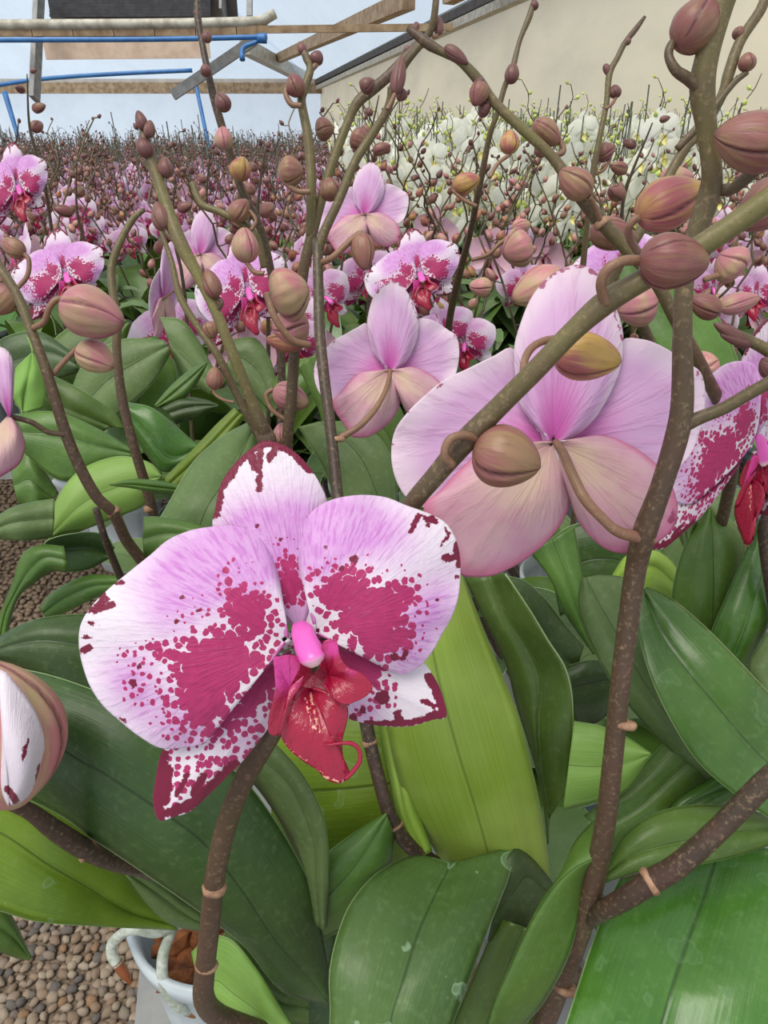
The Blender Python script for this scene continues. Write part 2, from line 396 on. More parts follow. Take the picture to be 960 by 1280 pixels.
# ---- leaf: three traced lines (left edge, midrib, right edge) with depth along the midrib
def leaf(parent, L, Mi, Rr, dm, mat, el=0.004, er=0.004, n=34, m=9, bulge=0.003, conv=None, thick=0.0011, p=1.3, wav=0.0015, seed=0):
    cv = conv or (lambda l: l)
    L = cr(cv(L), n)[:, :2]; Mi = cr(cv(Mi), n)[:, :2]; Rr = cr(cv(Rr), n)[:, :2]
    t = np.linspace(0, 1, n)
    D = np.interp(t, np.linspace(0, 1, len(dm)), dm)
    D = np.convolve(np.pad(D, 3, 'edge'), np.ones(7) / 7, 'valid')
    EL = np.interp(t, np.linspace(0, 1, len(np.atleast_1d(el))), np.atleast_1d(el)) if np.ndim(el) else np.full(n, el)
    ER = np.interp(t, np.linspace(0, 1, len(np.atleast_1d(er))), np.atleast_1d(er)) if np.ndim(er) else np.full(n, er)
    us = np.concatenate([np.linspace(-1, 0, m), np.linspace(0, 1, m)[1:]])
    V = []; rad = []
    for u in us:
        au = abs(u); E = L if u < 0 else Rr; e = EL if u < 0 else ER
        X = Mi[:, 0] + (E[:, 0] - Mi[:, 0]) * au; Y = Mi[:, 1] + (E[:, 1] - Mi[:, 1]) * au
        d = D + e * au ** p - bulge * np.sin(PI * au) + wav * np.sin(t * 9 + seed + (2 if u < 0 else 0)) * au ** 2
        V.append(UV_(X, Y, d)); rad.append(np.stack([np.full(n, 0.5 + u / 2), t], -1))
    V = np.stack(V, 1).reshape(-1, 3); rad = np.stack(rad, 1).reshape(-1, 2)
    ob = mesh_obj('leaf', V, gridfaces(n, len(us)), M[mat], parent, rad=rad)
    md = ob.modifiers.new('thickness', 'SOLIDIFY'); md.thickness = thick; md.offset = 0
    return ob

# ---- bud: ovoid of three closed sepals
def bud_geo(B, T, wid, seed=0, seg=84, ns=26, blunt=0.75, seam=0.08, tipcurl=0.0):
    seam *= 1.5 if seg > 40 else 1.0
    B = np.asarray(B, float); T = np.asarray(T, float); ax = T - B; Ln = np.linalg.norm(ax); ax /= Ln
    rs = np.random.RandomState(seed)
    a = np.array([0.2, 1.0, 0.3]) if abs(ax[1]) < 0.9 else np.array([1.0, 0, 0])
    N = np.cross(ax, a); N /= np.linalg.norm(N); Bn = np.cross(ax, N)
    s = np.linspace(0, 1, ns); th = np.arange(seg) / seg * 2 * PI
    prof = np.sin(PI * s ** blunt) ** 0.58
    prof[0] = .14; prof[-1] = 0.03
    off = rs.rand() * 2 * PI
    S, TH = np.meshgrid(s, th, indexing='ij')
    ph = (TH + off + .5 * S) % (2 * PI / 3) - PI / 3
    gr = np.exp(-(ph / (.075 if seg > 40 else .2)) ** 2)
    lip = np.where(ph > 0, np.exp(-(ph / .5)), 0)
    Rd = prof[:, None] * wid / 2 * (1 - seam * gr + seam * .55 * lip) * (1 + .03 * np.sin(TH * 2 + off)) * (1 + (.014 * np.sin(TH * 13 + off) * np.sin(PI * S) if seg > 40 else 0))
    V = B + ax * (S * Ln)[..., None] + Rd[..., None] * (np.cos(TH)[..., None] * N + np.sin(TH)[..., None] * Bn)
    F = gridfaces(ns, seg, True) + [tuple(range(seg))[::-1], tuple(range((ns - 1) * seg, ns * seg))]
    rad = np.stack([TH / (2 * PI), S], -1).reshape(-1, 2)
    tip = np.clip((S - .93) / .07, 0, 1) * .7 + gr * .95 * (S > .05)
    return V.reshape(-1, 3), F, rad, {'lil': np.clip(tip, 0, 1).ravel()}
def bud(parent, b, t, wpx, d, mat='bud', ped=None, pw=8, pg=0.2, dt=0.0, seed=0, name='bud', seam=0.08, blunt=0.75, pedmat='pedicel', label=None):
    """b, t: base and tip in the picture; ped: pedicel points (x, y[, depth offset]) from the stem to the base"""
    V, F, rad, at = bud_geo(U(b[0], b[1], d), U(t[0], t[1], d + dt), wpx / FPX * d, seed, seam=seam, blunt=blunt)
    ob = mesh_obj(name, V, F, M[mat], parent, rad=rad, attrs=at)
    if label: ob['label'] = label
    if ped:
        pts = [(p[0], p[1], d + (p[2] if len(p) > 2 else 0), pw, pg) for p in ped]
        stem(ob, pts, pedmat, 'pedicel', 10)
    return ob

# ------------------------------------------------------------------ flower seen from the front (traced once, mapped anywhere)
LP_OUT = z5([(530,470),(505,455),(487,445),(497,400),(497,345),(485,295),(462,250),(430,226),(385,216),(340,219),(290,228),(240,250),(200,284),(160,316),(110,357),(68,398),(41,440),(35,485),(43,535),(62,588),(92,632),(132,668),(172,700),(222,728),(275,727),(322,716),(350,686),(382,642),(420,582),(452,540),(482,508),(512,500),(535,485)])
RP_OUT = z5([(572,470),(558,450),(570,405),(578,380),(562,350),(543,312),(536,262),(548,222),(575,182),(618,157),(680,146),(740,151),(790,170),(845,190),(884,214),(906,255),(914,305),(911,370),(897,420),(872,465),(850,505),(822,538),(782,558),(742,545),(700,518),(655,496),(615,478),(600,474)])
DS_OUT = z5([(530,448),(492,420),(475,370),(440,320),(380,280),(345,222),(349,180),(363,120),(392,76),(430,40),(462,21),(495,26),(532,46),(568,84),(595,130),(607,168),(607,230),(597,300),(588,360),(578,410),(558,448)])
LS_OUT = z5([(478,520),(430,550),(380,600),(330,650),(270,700),(228,735),(214,790),(206,850),(219,895),(252,888),(292,874),(332,838),(372,798),(412,758),(444,718),(472,680),(500,630),(525,560),(520,520)])
RS_OUT = z5([(590,490),(640,478),(700,500),(770,520),(826,531),(850,560),(870,600),(882,655),(852,663),(800,678),(740,678),(690,670),(650,655),(625,610),(600,560)])
LL_OUT = z5([(545,545),(540,520),(520,514),(500,518),(484,522),(486,550),(488,590),(481,625),(473,660),(474,696),(495,697),(506,668),(517,628),(541,592),(553,562)])
RL_OUT = z5([(590,540),(595,500),(603,481),(629,482),(636,515),(655,543),(690,560),(712,588),(698,608),(672,622),(648,628),(622,615),(600,585)])
ML_OUT = z5([(545,590),(515,612),(505,650),(499,690),(516,726),(550,757),(582,777),(610,803),(640,809),(658,788),(645,765),(641,715),(655,648),(640,615),(605,600),(575,590)])
def front_flower(mp, parent, hi=2):
    """sepals, petals, lip and column; hi 2 = hero, 1 = near, 0 = one joined mesh for the crowd"""
    q = {2: (110, 170), 1: (36, 60), 0: (6, 18)}[hi]
    pm = M['petal'] if hi else M['petal_far']
    geo = hi == 0
    W = 42.
    out = []
    kw = dict(ns=q[0], nt=q[1], geo=geo, back=None if geo else M['back_p'])
    kb = dict(kw); kb['back'] = None if geo else M['back_s']
    r5 = lambda l, r: (z5(l), r)
    out.append(fan('sepal', DS_OUT, z5([(545,455)])[0], mp, pm, parent, base=0.0035, a=.004, bulge=.003, edge=.002, ripple=.0004, rk=3, W=36,
        solid=[z5([(505,325),(540,318),(558,350),(570,385),(545,378),(515,392),(495,372),(492,345)])],
        extra=[(z5([(470,262),(520,250),(560,280),(572,330),(585,380),(540,400),(485,395),(488,330)]), -.28), (z5([(500,300),(550,300),(580,390),(490,395)]), -.05)],
        spots=[r5([(350,190),(362,125),(392,78),(428,42),(460,24),(495,28),(530,46),(568,86)], 7), r5([(365,120),(390,88)], 8), r5([(455,30),(452,75),(451,132)], 4.5), r5([(430,48),(440,80)], 6), r5([(490,35),(475,62)], 5.5), r5([(447,216)], 3), r5([(500,248)], 3)],
        lils=[(470,620,0,0)] + [(z5([(a,b)])[0] + (r, v)) for a, b, r, v in ((470,235,48,.95),(525,310,38,.8),(550,190,35,.7),(545,430,30,.8),(400,225,34,.6))], **kb))
    out.append(fan('sepal', LS_OUT, z5([(530,500)])[0], mp, pm, parent, base=0.006, a=.008, bulge=.002, edge=.001, ripple=.0005, rk=3, W=38,
        solid=[z5([(530,500),(430,545),(370,640),(330,715),(375,712),(430,655),(480,630),(520,560)])],
        extra=[(z5([(330,700),(500,600),(470,690),(420,750),(340,830),(260,880),(230,860),(225,750)]), -.12)],
        spots=[r5([(228,745),(216,800),(212,850),(221,885)], 9), r5([(240,780),(232,850)], 8), r5([(250,875),(300,855),(345,812),(395,768)], 8), r5([(285,790),(262,835)], 4), r5([(320,795),(300,835)], 6)],
        lils=[z5([(420,700)])[0] + (40, .45)], **kb))
    out.append(fan('sepal', RS_OUT, z5([(570,500)])[0], mp, pm, parent, base=0.006, a=.006, bulge=.002, edge=.001, ripple=.0005, rk=3, W=26,
        solid=[z5([(570,490),(640,480),(720,512),(770,535),(735,548),(720,580),(690,600),(640,600),(600,560)])],
        extra=[(z5([(650,580),(770,560),(760,640),(700,660),(640,650)]), -.2)],
        spots=[r5([(842,566),(862,600),(877,650),(858,652)], 7), r5([(828,620),(852,630)], 4), r5([(700,672),(745,672),(800,670),(850,655)], 5), r5([(770,650),(775,668)], 6), r5([(735,612)], 10), r5([(690,640)], 5), r5([(668,658)], 6)],
        lils=[z5([(690,640)])[0] + (26, .7)], **kb))
    out.append(fan('petal', LP_OUT, z5([(518,478)])[0], mp, pm, parent, base=-0.002, a=.002, b=.004, bulge=.005, edge=-.001, ripple=.0009, rk=5, W=W,
        solid=[z5([(375,398),(384,325),(398,362),(440,362),(474,400),(480,440),(462,466),(430,462),(395,440),(362,424)]),
               z5([(200,500),(255,505),(300,474),(350,448),(420,446),(455,468),(432,488),(462,503),(500,498),(455,542),(410,598),(372,650),(335,692),(305,680),(275,640),(248,575),(262,548),(228,522)])],
        extra=[(z5([(130,500),(260,480),(330,700),(250,700),(150,610)]), -.27), (z5([(340,700),(230,700),(200,600),(260,560)]), -.16), (z5([(300,460),(240,430),(260,400),(350,370),(390,300),(430,300),(460,350),(420,440)]), -.36)],
        spots=[r5([(62,412),(85,398),(92,374)], 4), r5([(90,408),(112,397)], 5), r5([(70,412),(98,385)], 5.5), r5([(120,350),(138,346)], 3.5), r5([(60,440),(80,444)], 2.5), r5([(44,470),(68,473)], 2.8), r5([(44,505),(58,498)], 5.5), r5([(138,663)], 4.5), r5([(274,381)], 3.8), r5([(260,436)], 3.8), r5([(310,412)], 3.5), r5([(160,580)], 6), r5([(175,542)], 4), r5([(118,525)], 3)],
        lils=[z5([(a,b)])[0] + (r, v) for a, b, r, v in ((395,290,62,1.0),(300,320,52,.85),(230,370,40,.55),(150,560,36,.75),(200,640,40,.55),(290,700,40,.7),(440,280,36,.8),(250,440,34,.35))], **kw))
    out.append(fan('petal', RP_OUT, z5([(580,462)])[0], mp, pm, parent, base=-0.0015, a=.001, b=.005, bulge=.005, edge=-.001, ripple=.0009, rk=5, W=W, seed=2,
        solid=[z5([(582,338),(620,326),(682,316),(736,350),(792,350),(808,380),(782,420),(812,462),(786,500),(745,526),(702,515),(655,482),(624,452),(643,420),(606,408),(588,378)])],
        extra=[(z5([(560,325),(700,300),(820,330),(850,460),(800,530),(740,540),(680,500)]), -.3)],
        spots=[r5([(800,228),(818,192)], 4), r5([(835,200),(858,206)], 4.5), r5([(845,196),(835,222)], 3), r5([(880,222),(886,236)], 2.5), r5([(868,262),(882,244)], 3), r5([(878,292),(905,286),(908,262)], 5.5), r5([(905,262),(910,310)], 4), r5([(906,336)], 3.5), r5([(670,293)], 6), r5([(602,265)], 3), r5([(860,388)], 3.2), r5([(640,313)], 3.8), r5([(762,516)], 6), r5([(786,508),(782,520)], 4)],
        lils=[z5([(a,b)])[0] + (r, v) for a, b, r, v in ((600,225,46,1.0),(680,215,46,.8),(575,300,30,.8),(760,245,36,.5),(830,440,40,.85),(870,370,34,.5),(780,530,34,.7))], **kw))
    # lip: two upright side lobes and the pointed middle lobe
    lp = dict(ns=max(8, q[0] // 3), nt=max(14, q[1] // 3), geo=geo, thick=.0007)
    mk = (lambda n, *a, **k: fan(n, *a, **k))
    if geo: lipp = parent
    else:
        lipp = fan('lip', ML_OUT, z5([(570,592)])[0], mp, M['lip'], parent, base=-.004, a=-.012, b=.004, bulge=.004, edge=.004, ripple=.0004,
            spots=[(z5([(510,722),(550,752),(582,775),(612,800),(640,806),(656,790)]), 1.0), (z5([(556,612),(566,660),(580,690)]), .9), (z5([(568,606),(576,650),(590,695)]), .9)], **lp)
    if geo: out.append(fan('lip', ML_OUT, z5([(570,592)])[0], mp, M['lip'], None, base=-.004, a=-.012, b=.004, bulge=.004, edge=.004, **lp))
    out.append(fan('throat', z5([(560,520),(530,530),(518,560),(520,610),(560,625),(620,622),(650,600),(640,555),(610,520)]), z5([(575,560)])[0], mp, M['lip'], lipp, base=.002, a=-.003, **lp))
    out.append(fan('side_lobe', LL_OUT, z5([(520,590)])[0], mp, M['lip'], lipp, base=-.012, a=-.004, b=.002, dfun=lambda X, Y, s, t: (X - 360) * .00012, lils=[(348, 838, 26, 1.3)], **lp))
    out.append(fan('side_lobe', RL_OUT, z5([(610,560)])[0], mp, M['lip'], lipp, base=-.008, a=-.004, b=-.002, bulge=.003, lils=[(415, 810, 12, 1.0), (440, 838, 8, .5)], **lp))
    # column: a rounded hood leaning over the lip
    P = z5([(540,438),(548,455),(556,480),(566,505),(575,526),(580,542)]); rr = [7, 13, 14.5, 16.5, 15, 5]; dz = [-.001, -.004, -.008, -.011, -.013, -.013]
    Q = cr([(p[0], p[1], r, z) for p, r, z in zip(P, rr, dz)], 18 if hi else 6)
    sg = 20 if hi else 7
    V = []; L = []
    for i, (x, y, r, z) in enumerate(Q):
        th = np.arange(sg) / sg * 2 * PI
        V.append(mp(x + r * np.cos(th), y - r * .35 * np.cos(th), z - r * .00024 * np.sin(th)))
        L += [max(0, (y - 820) / 14)] * sg
    V = np.concatenate(V); F = gridfaces(len(Q), sg, True) + [tuple(range(sg))[::-1], tuple(range((len(Q) - 1) * sg, len(Q) * sg))]
    if geo:
        z0 = np.zeros((len(V), 2)); out.append((V, F, z0, z0, {'den': np.zeros(len(V)), 'spt': np.zeros(len(V)), 'lil': np.array(L)}, M['column']))
        return out
    mesh_obj('column', V, F, M['column'], parent, attrs={'lil': np.clip(L, 0, 1)})
    if hi == 2:
        Q = z5([(650,800),(668,782),(683,758),(680,732),(664,719),(640,718),(612,722),(596,722)])
        P = [mp(np.array(a), np.array(b), np.array(-.014 - .002 * i / 7)) for i, (a, b) in enumerate(Q)]
        tube('tendril', P, [.0007] * 5 + [.0005, .0004, .0002], M['lip'], lipp, n=50, seg=8)
    return out

# ------------------------------------------------------------------ flower seen from behind
BD_OUT = z4([(400,590),(385,545),(345,500),(331,430),(326,352),(343,285),(370,222),(410,175),(452,149),(490,143),(530,162),(568,225),(590,280),(598,335),(590,400),(562,468),(522,530),(470,575),(430,590)])
BL_OUT = z4([(400,575),(360,520),(340,440),(322,352),(270,372),(208,402),(150,430),(98,472),(58,512),(26,560),(18,620),(30,680),(60,728),(105,750),(170,730),(240,680),(330,620),(390,590)])
BR_OUT = z4([(430,575),(500,520),(560,430),(592,335),(645,328),(700,348),(752,384),(792,412),(803,470),(794,540),(772,605),(742,645),(700,668),(620,650),(540,610),(460,585)])
BLS_OUT = z4([(405,582),(350,588),(260,600),(195,650),(140,708),(100,745),(118,800),(170,880),(195,918),(262,920),(305,905),(350,880),(402,838),(442,790),(466,735),(476,680),(462,630),(425,590)])
BRS_OUT = z4([(428,582),(480,578),(550,570),(622,598),(690,650),(722,700),(733,762),(712,812),(662,846),(602,863),(552,850),(505,808),(478,765),(463,700),(440,640)])
def back_flower(mp, parent, hi=1):
    q = {1: (56, 90), 0: (6, 18)}[hi]
    geo = hi == 0; bp, bs = M['back_p'], M['back_s']; root = (691, 553)
    kw = dict(ns=q[0], nt=q[1], geo=geo, back=None if geo else M['petal'])
    out = []
    out.append(fan('petal', BL_OUT, root, mp, bp, parent, base=.003, a=-.002, b=.004, bulge=-.004, ripple=.001, rk=5, spots=[(z4([(40,520),(70,505)]), 1.5), (z4([(130,450),(150,440)]), 1.6), (z4([(22,590)]), 2), (z4([(25,640)]), 1.6)], **kw))
    out.append(fan('petal', BR_OUT, root, mp, bp, parent, base=.003, a=-.002, b=.004, bulge=-.004, ripple=.001, rk=5, seed=1, spots=[(z4([(775,405),(795,430)]), 2), (z4([(798,470)]), 2)], **kw))
    out.append(fan('sepal', BD_OUT, root, mp, bp, parent, base=.000, a=-.004, b=.006, bulge=.005, ripple=.0006, rk=3, spots=[(z4([(385,205),(425,165),(470,146),(500,146),(535,168)]), 3), (z4([(562,215),(595,330)]), 1.2)], **kw))
    out.append(fan('sepal', BLS_OUT, root, mp, bs, parent, base=-.001, a=-.004, b=.008, bulge=.006, ripple=.0006, rk=4, **kw))
    out.append(fan('sepal', BRS_OUT, root, mp, bs, parent, base=-.0015, a=-.004, b=.008, bulge=.006, ripple=.0006, rk=4, seed=3, spots=[(z4([(722,760),(715,790)]), 4)], **kw))
    return out
def join_geo(name, parts, parent=None, link=True):
    """joins geometry tuples (V, F, rad, pc, attrs, material) into one mesh"""
    V = []; F = []; rad = []; pc = []; at = {'den': [], 'spt': [], 'lil': []}; mats = []; mi = []; off = 0
    for g in parts:
        v, f, r, p, a, m = g
        if m not in mats: mats.append(m)
        k = mats.index(m)
        V.append(v); F += [tuple(int(i) + off for i in q) for q in f]; mi += [k] * len(f)
        rad.append(r if r is not None else np.zeros((len(v), 2))); pc.append(p if p is not None else np.zeros((len(v), 2)))
        for key in at: at[key].append(a[key] if a and key in a else np.zeros(len(v)))
        off += len(v)
    return mesh_obj(name, np.concatenate(V), F, mats, parent, rad=np.concatenate(rad), pc=np.concatenate(pc), attrs={k: np.concatenate(v) for k, v in at.items()}, midx=mi)

# ------------------------------------------------------------------ SETTING
def box_geo(c, s, rz=0.0, ax=None):
    x, y, z = [v / 2 for v in s]
    V = np.array([[i * x, j * y, k * z] for i in (-1, 1) for j in (-1, 1) for k in (-1, 1)], float)
    if rz: c_, s_ = math.cos(rz), math.sin(rz); V = V @ np.array([[c_, s_, 0], [-s_, c_, 0], [0, 0, 1]])
    return V + np.array(c), [(0, 1, 3, 2), (4, 6, 7, 5), (0, 4, 5, 1), (2, 3, 7, 6), (0, 2, 6, 4), (1, 5, 7, 3)]
def boxes(name, lst, mat, parent=None, **k):
    V = []; F = []; o = 0
    for b in lst:
        v, f = box_geo(*b); V.append(v); F += [tuple(i + o for i in q) for q in f]; o += len(v)
    return mesh_obj(name, np.concatenate(V), F, mat, parent, smooth=False, **k)
def beam(name, a, b, wdt, hgt, mat, parent=None):
    a = Vector(a); b = Vector(b); d = (b - a); L = d.length; q = d.to_track_quat('X', 'Z')
    V, F = box_geo((0, 0, 0), (L, wdt, hgt)); V = np.array([tuple(q @ Vector(v) + (a + b) / 2) for v in V])
    return mesh_obj(name, V, F, mat, parent, smooth=False)
M['gravel'] = m_plain('gravel_bed', (134, 116, 98), 0.9, (84, 72, 62), 130, 0.01)
def m_pebble():
    g = NT('pebble'); oi = g.n('ObjectInfo').outputs['Random']; ob = g.n('TexCoord').outputs['Object']
    c = g.mix(oi, lin((140, 118, 98)), lin((172, 156, 138)))
    c = g.mix(g.ramp(g.math('FRACT', g.math('MULTIPLY', oi, 7.3)), 0.8, 1.0), c, lin((152, 118, 88)))
    c = g.mix(g.ramp(g.math('FRACT', g.math('MULTIPLY', oi, 13.7)), 0.6, 0.9), c, lin((104, 98, 94)))
    c = g.mix(g.math('MULTIPLY', g.ramp(g.noise(ob, 140.0, 4.0), 0.4, 0.7), 0.4), c, lin((92, 78, 64)))
    return g.out(c, 0.75, g.bump(g.noise(ob, 160.0, 4.0), 0.6, 0.002))
M['pebble'] = m_pebble()
fl = struct(mesh_obj('floor', [(-8, -1, 0), (9, -1, 0), (9, 40, 0), (-8, 40, 0)], [(0, 1, 2, 3)], M['gravel']))
# pebbles: irregular rounded stones; one by one in the part of the aisle beside the bench that shows largest
prs = np.random.RandomState(5)
peb = []
def pebble_geo(rs, seg=7, rings=4):
    V = [(0, 0, .5)]
    ph0 = rs.rand(seg) * .5
    for i in range(1, rings):
        a = PI * i / rings
        for j in range(seg):
            t = 2 * PI * (j + ph0[j]) / seg; k = .5 * (1 + rs.uniform(-.16, .16))
            V.append((math.cos(t) * math.sin(a) * k * 1.15, math.sin(t) * math.sin(a) * k, math.cos(a) * k * .75))
    V.append((0, 0, -.4)); F = []
    for j in range(seg): F.append((0, 1 + j, 1 + (j + 1) % seg))
    for i in range(rings - 2):
        for j in range(seg): a = 1 + i * seg; F.append((a + j, a + seg + j, a + seg + (j + 1) % seg, a + (j + 1) % seg))
    l = 1 + (rings - 2) * seg
    for j in range(seg): F.append((l + j, len(V) - 1, l + (j + 1) % seg))
    return np.array(V, float), F
pg = [pebble_geo(prs) for _ in range(6)]
pm = []
for v, f in pg:
    me = bpy.data.meshes.new('pebble'); me.from_pydata(v.tolist(), [], f); me.materials.append(M['pebble']); me.polygons.foreach_set('use_smooth', [True] * len(me.polygons)); pm.append(me)
def ground(x, y):
    a = U(x, y, 1.0) - CAM; t = -CAM[2] / a[2]; return CAM + a * t
near = []
cells = []
st = 0.0155
for gx in np.arange(-1.25, -0.15, st):
    for gy in np.arange(0.42, 1.05, st):
        cells.append((gx + prs.uniform(-.006, .006), gy + prs.uniform(-.006, .006)))
def inview(x, y, z=0.0):
    v = np.array([x, y, z]) - CAM; d = v[1] * CP - v[2] * SP; u = v[2] * CP + v[1] * SP
    return 480 + FPX * v[0] / d, 640 - FPX * u / d, d
rest = []
for gx, gy in cells:
    X, Y, _ = inview(gx, gy)
    (near if (-4 < X < 215 and 1150 < Y < 1284) else rest).append((gx, gy))
near.sort(key=lambda c: c[1]); 
for i, (gx, gy) in enumerate(near[:300]):
    o = bpy.data.objects.new('pebble', pm[prs.randint(6)]); C.objects.link(o); o.parent = fl
    s_ = prs.uniform(.0135, .0225); o.scale = (s_, s_ * prs.uniform(.75, 1.1), s_ * prs.uniform(.7, 1)); o.rotation_euler = (prs.uniform(-.3, .3), prs.uniform(-.3, .3), prs.uniform(0, 6.28)); o.location = (gx, gy, s_ * .22)
rest += near[300:]
V = []; F = []; off = 0
g2 = list(rest)
for gx in np.arange(-1.9, -0.4, .021):
    for gy in np.arange(1.05, 3.2, .021): g2.append((gx + prs.uniform(-.008, .008), gy + prs.uniform(-.008, .008)))
for gx, gy in g2:
    v, f = pg[prs.randint(6)]; a = prs.uniform(0, 6.28); s_ = prs.uniform(.015, .025)
    c_, n_ = math.cos(a) * s_, math.sin(a) * s_
    V.append(np.stack([v[:, 0] * c_ - v[:, 1] * n_ + gx, v[:, 0] * n_ + v[:, 1] * c_ + gy, v[:, 2] * s_ * .8 + .004], -1)); F += [tuple(i + off for i in q) for q in f]; off += len(v)
mesh_obj('gravel', np.concatenate(V), F, M['pebble'], fl)['kind'] = 'stuff'

# greenhouse: translucent film on a wooden frame
M['film'] = m_film('roof_film', (236, 242, 248), 0.7)
M['film_back'] = m_film('wall_film', (250, 250, 252), 0.62)
M['curtain'] = m_film('cream_curtain', (255, 236, 196), 0.15, 0.45)
M['wood'] = m_plain('weathered_timber', (176, 150, 118), 0.7, (132, 104, 78), 6)
M['timber_dark'] = m_plain('dark_timber', (84, 78, 74), 0.7, (60, 54, 52), 8)
M['pipe'] = m_plain('grey_wrapped_pipe', (196, 190, 176), 0.5, (150, 142, 126), 9)
M['blue'] = m_plain('blue_pipe', (62, 120, 180), 0.4, (52, 102, 160), 9)
M['panel'] = m_plain('dark_louvre', (74, 72, 76), 0.6, (56, 54, 58), 14)
M['grey'] = m_plain('galvanised_steel', (150, 150, 148), 0.45, (122, 122, 122), 12)
M['board'] = m_plain('pale_board', (226, 202, 180), 0.6, (206, 178, 156), 7)
YB = 34.0
wb = struct(mesh_obj('wall_back', [(-24, YB, 0), (-2.55, YB, 0), (-2.55, YB, 3.0), (-24, YB, 3.0)], [(0, 1, 2, 3)], M['film_back']))
wr = struct(mesh_obj('wall_right', [(-2.55, YB, 0), (3.05, 7.07, 0), (4.4, .4, 0), (4.4, .4, 3.0), (3.05, 7.07, 3.0), (-2.55, YB, 3.0)], [(0, 1, 4, 5), (1, 2, 3, 4)], M['curtain']))
# roof: one sheet rising from the far eave, one from the right-hand eave; the bay over the camera is open
rf = struct(mesh_obj('ceiling', [(-24, YB, 3.0), (-2.55, YB, 3.0), (-8.5, 12, 8.0), (-24, 12, 8.0), (3.05, 7.07, 3.0), (-1.6, 6.4, 6.6), (-7.4, 31.5, 6.6)], [(0, 1, 2, 3), (1, 4, 5, 6)], M['film'], smooth=False))
def trim(name, a, b, wd, h, m): return struct(beam(name, a, b, wd, h, M[m]))
trim('trim_1', (-24, YB - .3, 2.98), (-2.4, YB - .3, 2.98), .3, .5, 'wood')
trim('trim_2', (-2.6, YB - .4, 3.12), (3.0, 7.05, 3.10), .25, .16, 'timber_dark')
trim('trim_3', (-2.6, YB - .6, 2.92), (2.93, 7.0, 2.94), .16, .12, 'pipe')
trim('trim_4', U(346, 74, 26), U(511, 0, 12), .22, .26, 'wood')
trim('trim_5', U(306, 58, 22), U(380, 97, 30), .3, .4, 'pipe')
trim('trim_6', U(560, -4, 11), U(700, -70, 9), .2, .2, 'wood')

# hanging ventilation frame with the dark louvre, and the pipes under it
vf = thing('ventilation_frame', tuple(U(180, 35, 8.6)), 'dark slatted vent panel hanging under the roof in a grey steel frame', 'vent')
def bar(name, x0, y0, x1, y1, d0, d1, wpx, m, par, hh=None):
    a, b = U(x0, y0, d0), U(x1, y1, d1); ww = wpx / FPX * (d0 + d1) / 2
    V = Vector(b) - Vector(a); q = V.to_track_quat('X', 'Z'); g, F = box_geo((0, 0, 0), (V.length, hh or ww, ww))
    g = np.array([tuple(q @ Vector(v)) for v in g]) + (a + b) / 2
    return mesh_obj(name, g, F, M[m], par, smooth=False)
for k in range(11):
    bar('louvre_slat', 62, 19.5 - 4.2 * k, 263, 18.5 - 4.2 * k, 8.9, 8.9, 3.4, 'panel', vf, .012)
bar('back_panel', 60, 0, 296, 0, 9.0, 9.0, 60, 'timber_dark', vf, .02)['label'] = 'dark board behind the slats'
bar('side_plate', 279, 22, 279, -30, 8.9, 8.9, 34, 'grey', vf, .03)
bar('frame_post', 50, -30, 43, 124, 8.6, 8.6, 16, 'grey', vf, .06)
bar('frame_post', 312, -30, 312, 22, 8.6, 8.6, 8, 'grey', vf, .06)
bar('brace', 318, 50, 216, 119, 8.5, 8.8, 12, 'grey', vf, .06)
bar('shelf_board', 56, 63, 262, 61, 8.9, 8.9, 20, 'board', vf, .03)
bm_ = thing('roof_beam', tuple(U(170, 36, 8.2)), 'long grey wrapped beam crossing under the roof above the blue pipe', 'beam')
P, r, g = px3([(-60, 31, 8.2, 12), (0, 31, 8.2, 12), (200, 30, 8.2, 12), (318, 27, 8.2, 12), (334, 22, 8.2, 12), (344, 17, 8.2, 11)])
tube('wrapped_pipe', P, r, M['pipe'], bm_, n=60, seg=12)
x = -60
while x < 322:
    bar('timber_segment', x, 39, min(x + 50, 322), 39, 8.25, 8.25, 11, 'wood', bm_, .09); x += 51
bar('thin_batten', 322, 37, 566, 34, 8.2, 8.2, 8, 'wood', bm_, .05)
bp_ = thing('irrigation_pipe', tuple(U(160, 49, 8.0)), 'straight bright blue pipe running just below the grey roof beam', 'pipe')
P, r, g = px3([(-60, 50, 8.0, 6), (0, 50, 8.0, 6), (200, 49, 8.0, 6), (334, 46, 8.0, 6)]); tube('pipe_run', P, r, M['blue'], bp_, n=30)
P, r, g = px3([(322, 48, 7.95, 11), (333, 48, 7.95, 12)]); tube('end_clip', P, r, M['blue'], bp_, n=6)
P, r, g = px3([(322, 52, 8.0, 5), (304, 60, 8.0, 6), (303, 75, 8.0, 7)]); tube('pipe_stub', P, r, M['blue'], bp_, n=14)
b2 = thing('water_pipe', tuple(U(120, 95, 13)), 'curved thin blue pipe with two drops in front of the white back wall', 'pipe')
P, r, g = px3([(-60, 116, 13, 5), (0, 106, 13, 5), (60, 98, 13, 5), (150, 92, 13, 5), (240, 88, 13, 5)]); tube('pipe_run', P, r, M['blue'], b2, n=30)
P, r, g = px3([(243, 98, 13, 5), (252, 140, 13, 5), (264, 200, 13, 5)]); tube('drop_pipe', P, r, M['blue'], b2, n=14)
P, r, g = px3([(6, 116, 13, 7), (24, 176, 13, 5)]); tube('drop_pipe', P, r, M['blue'], b2, n=10)

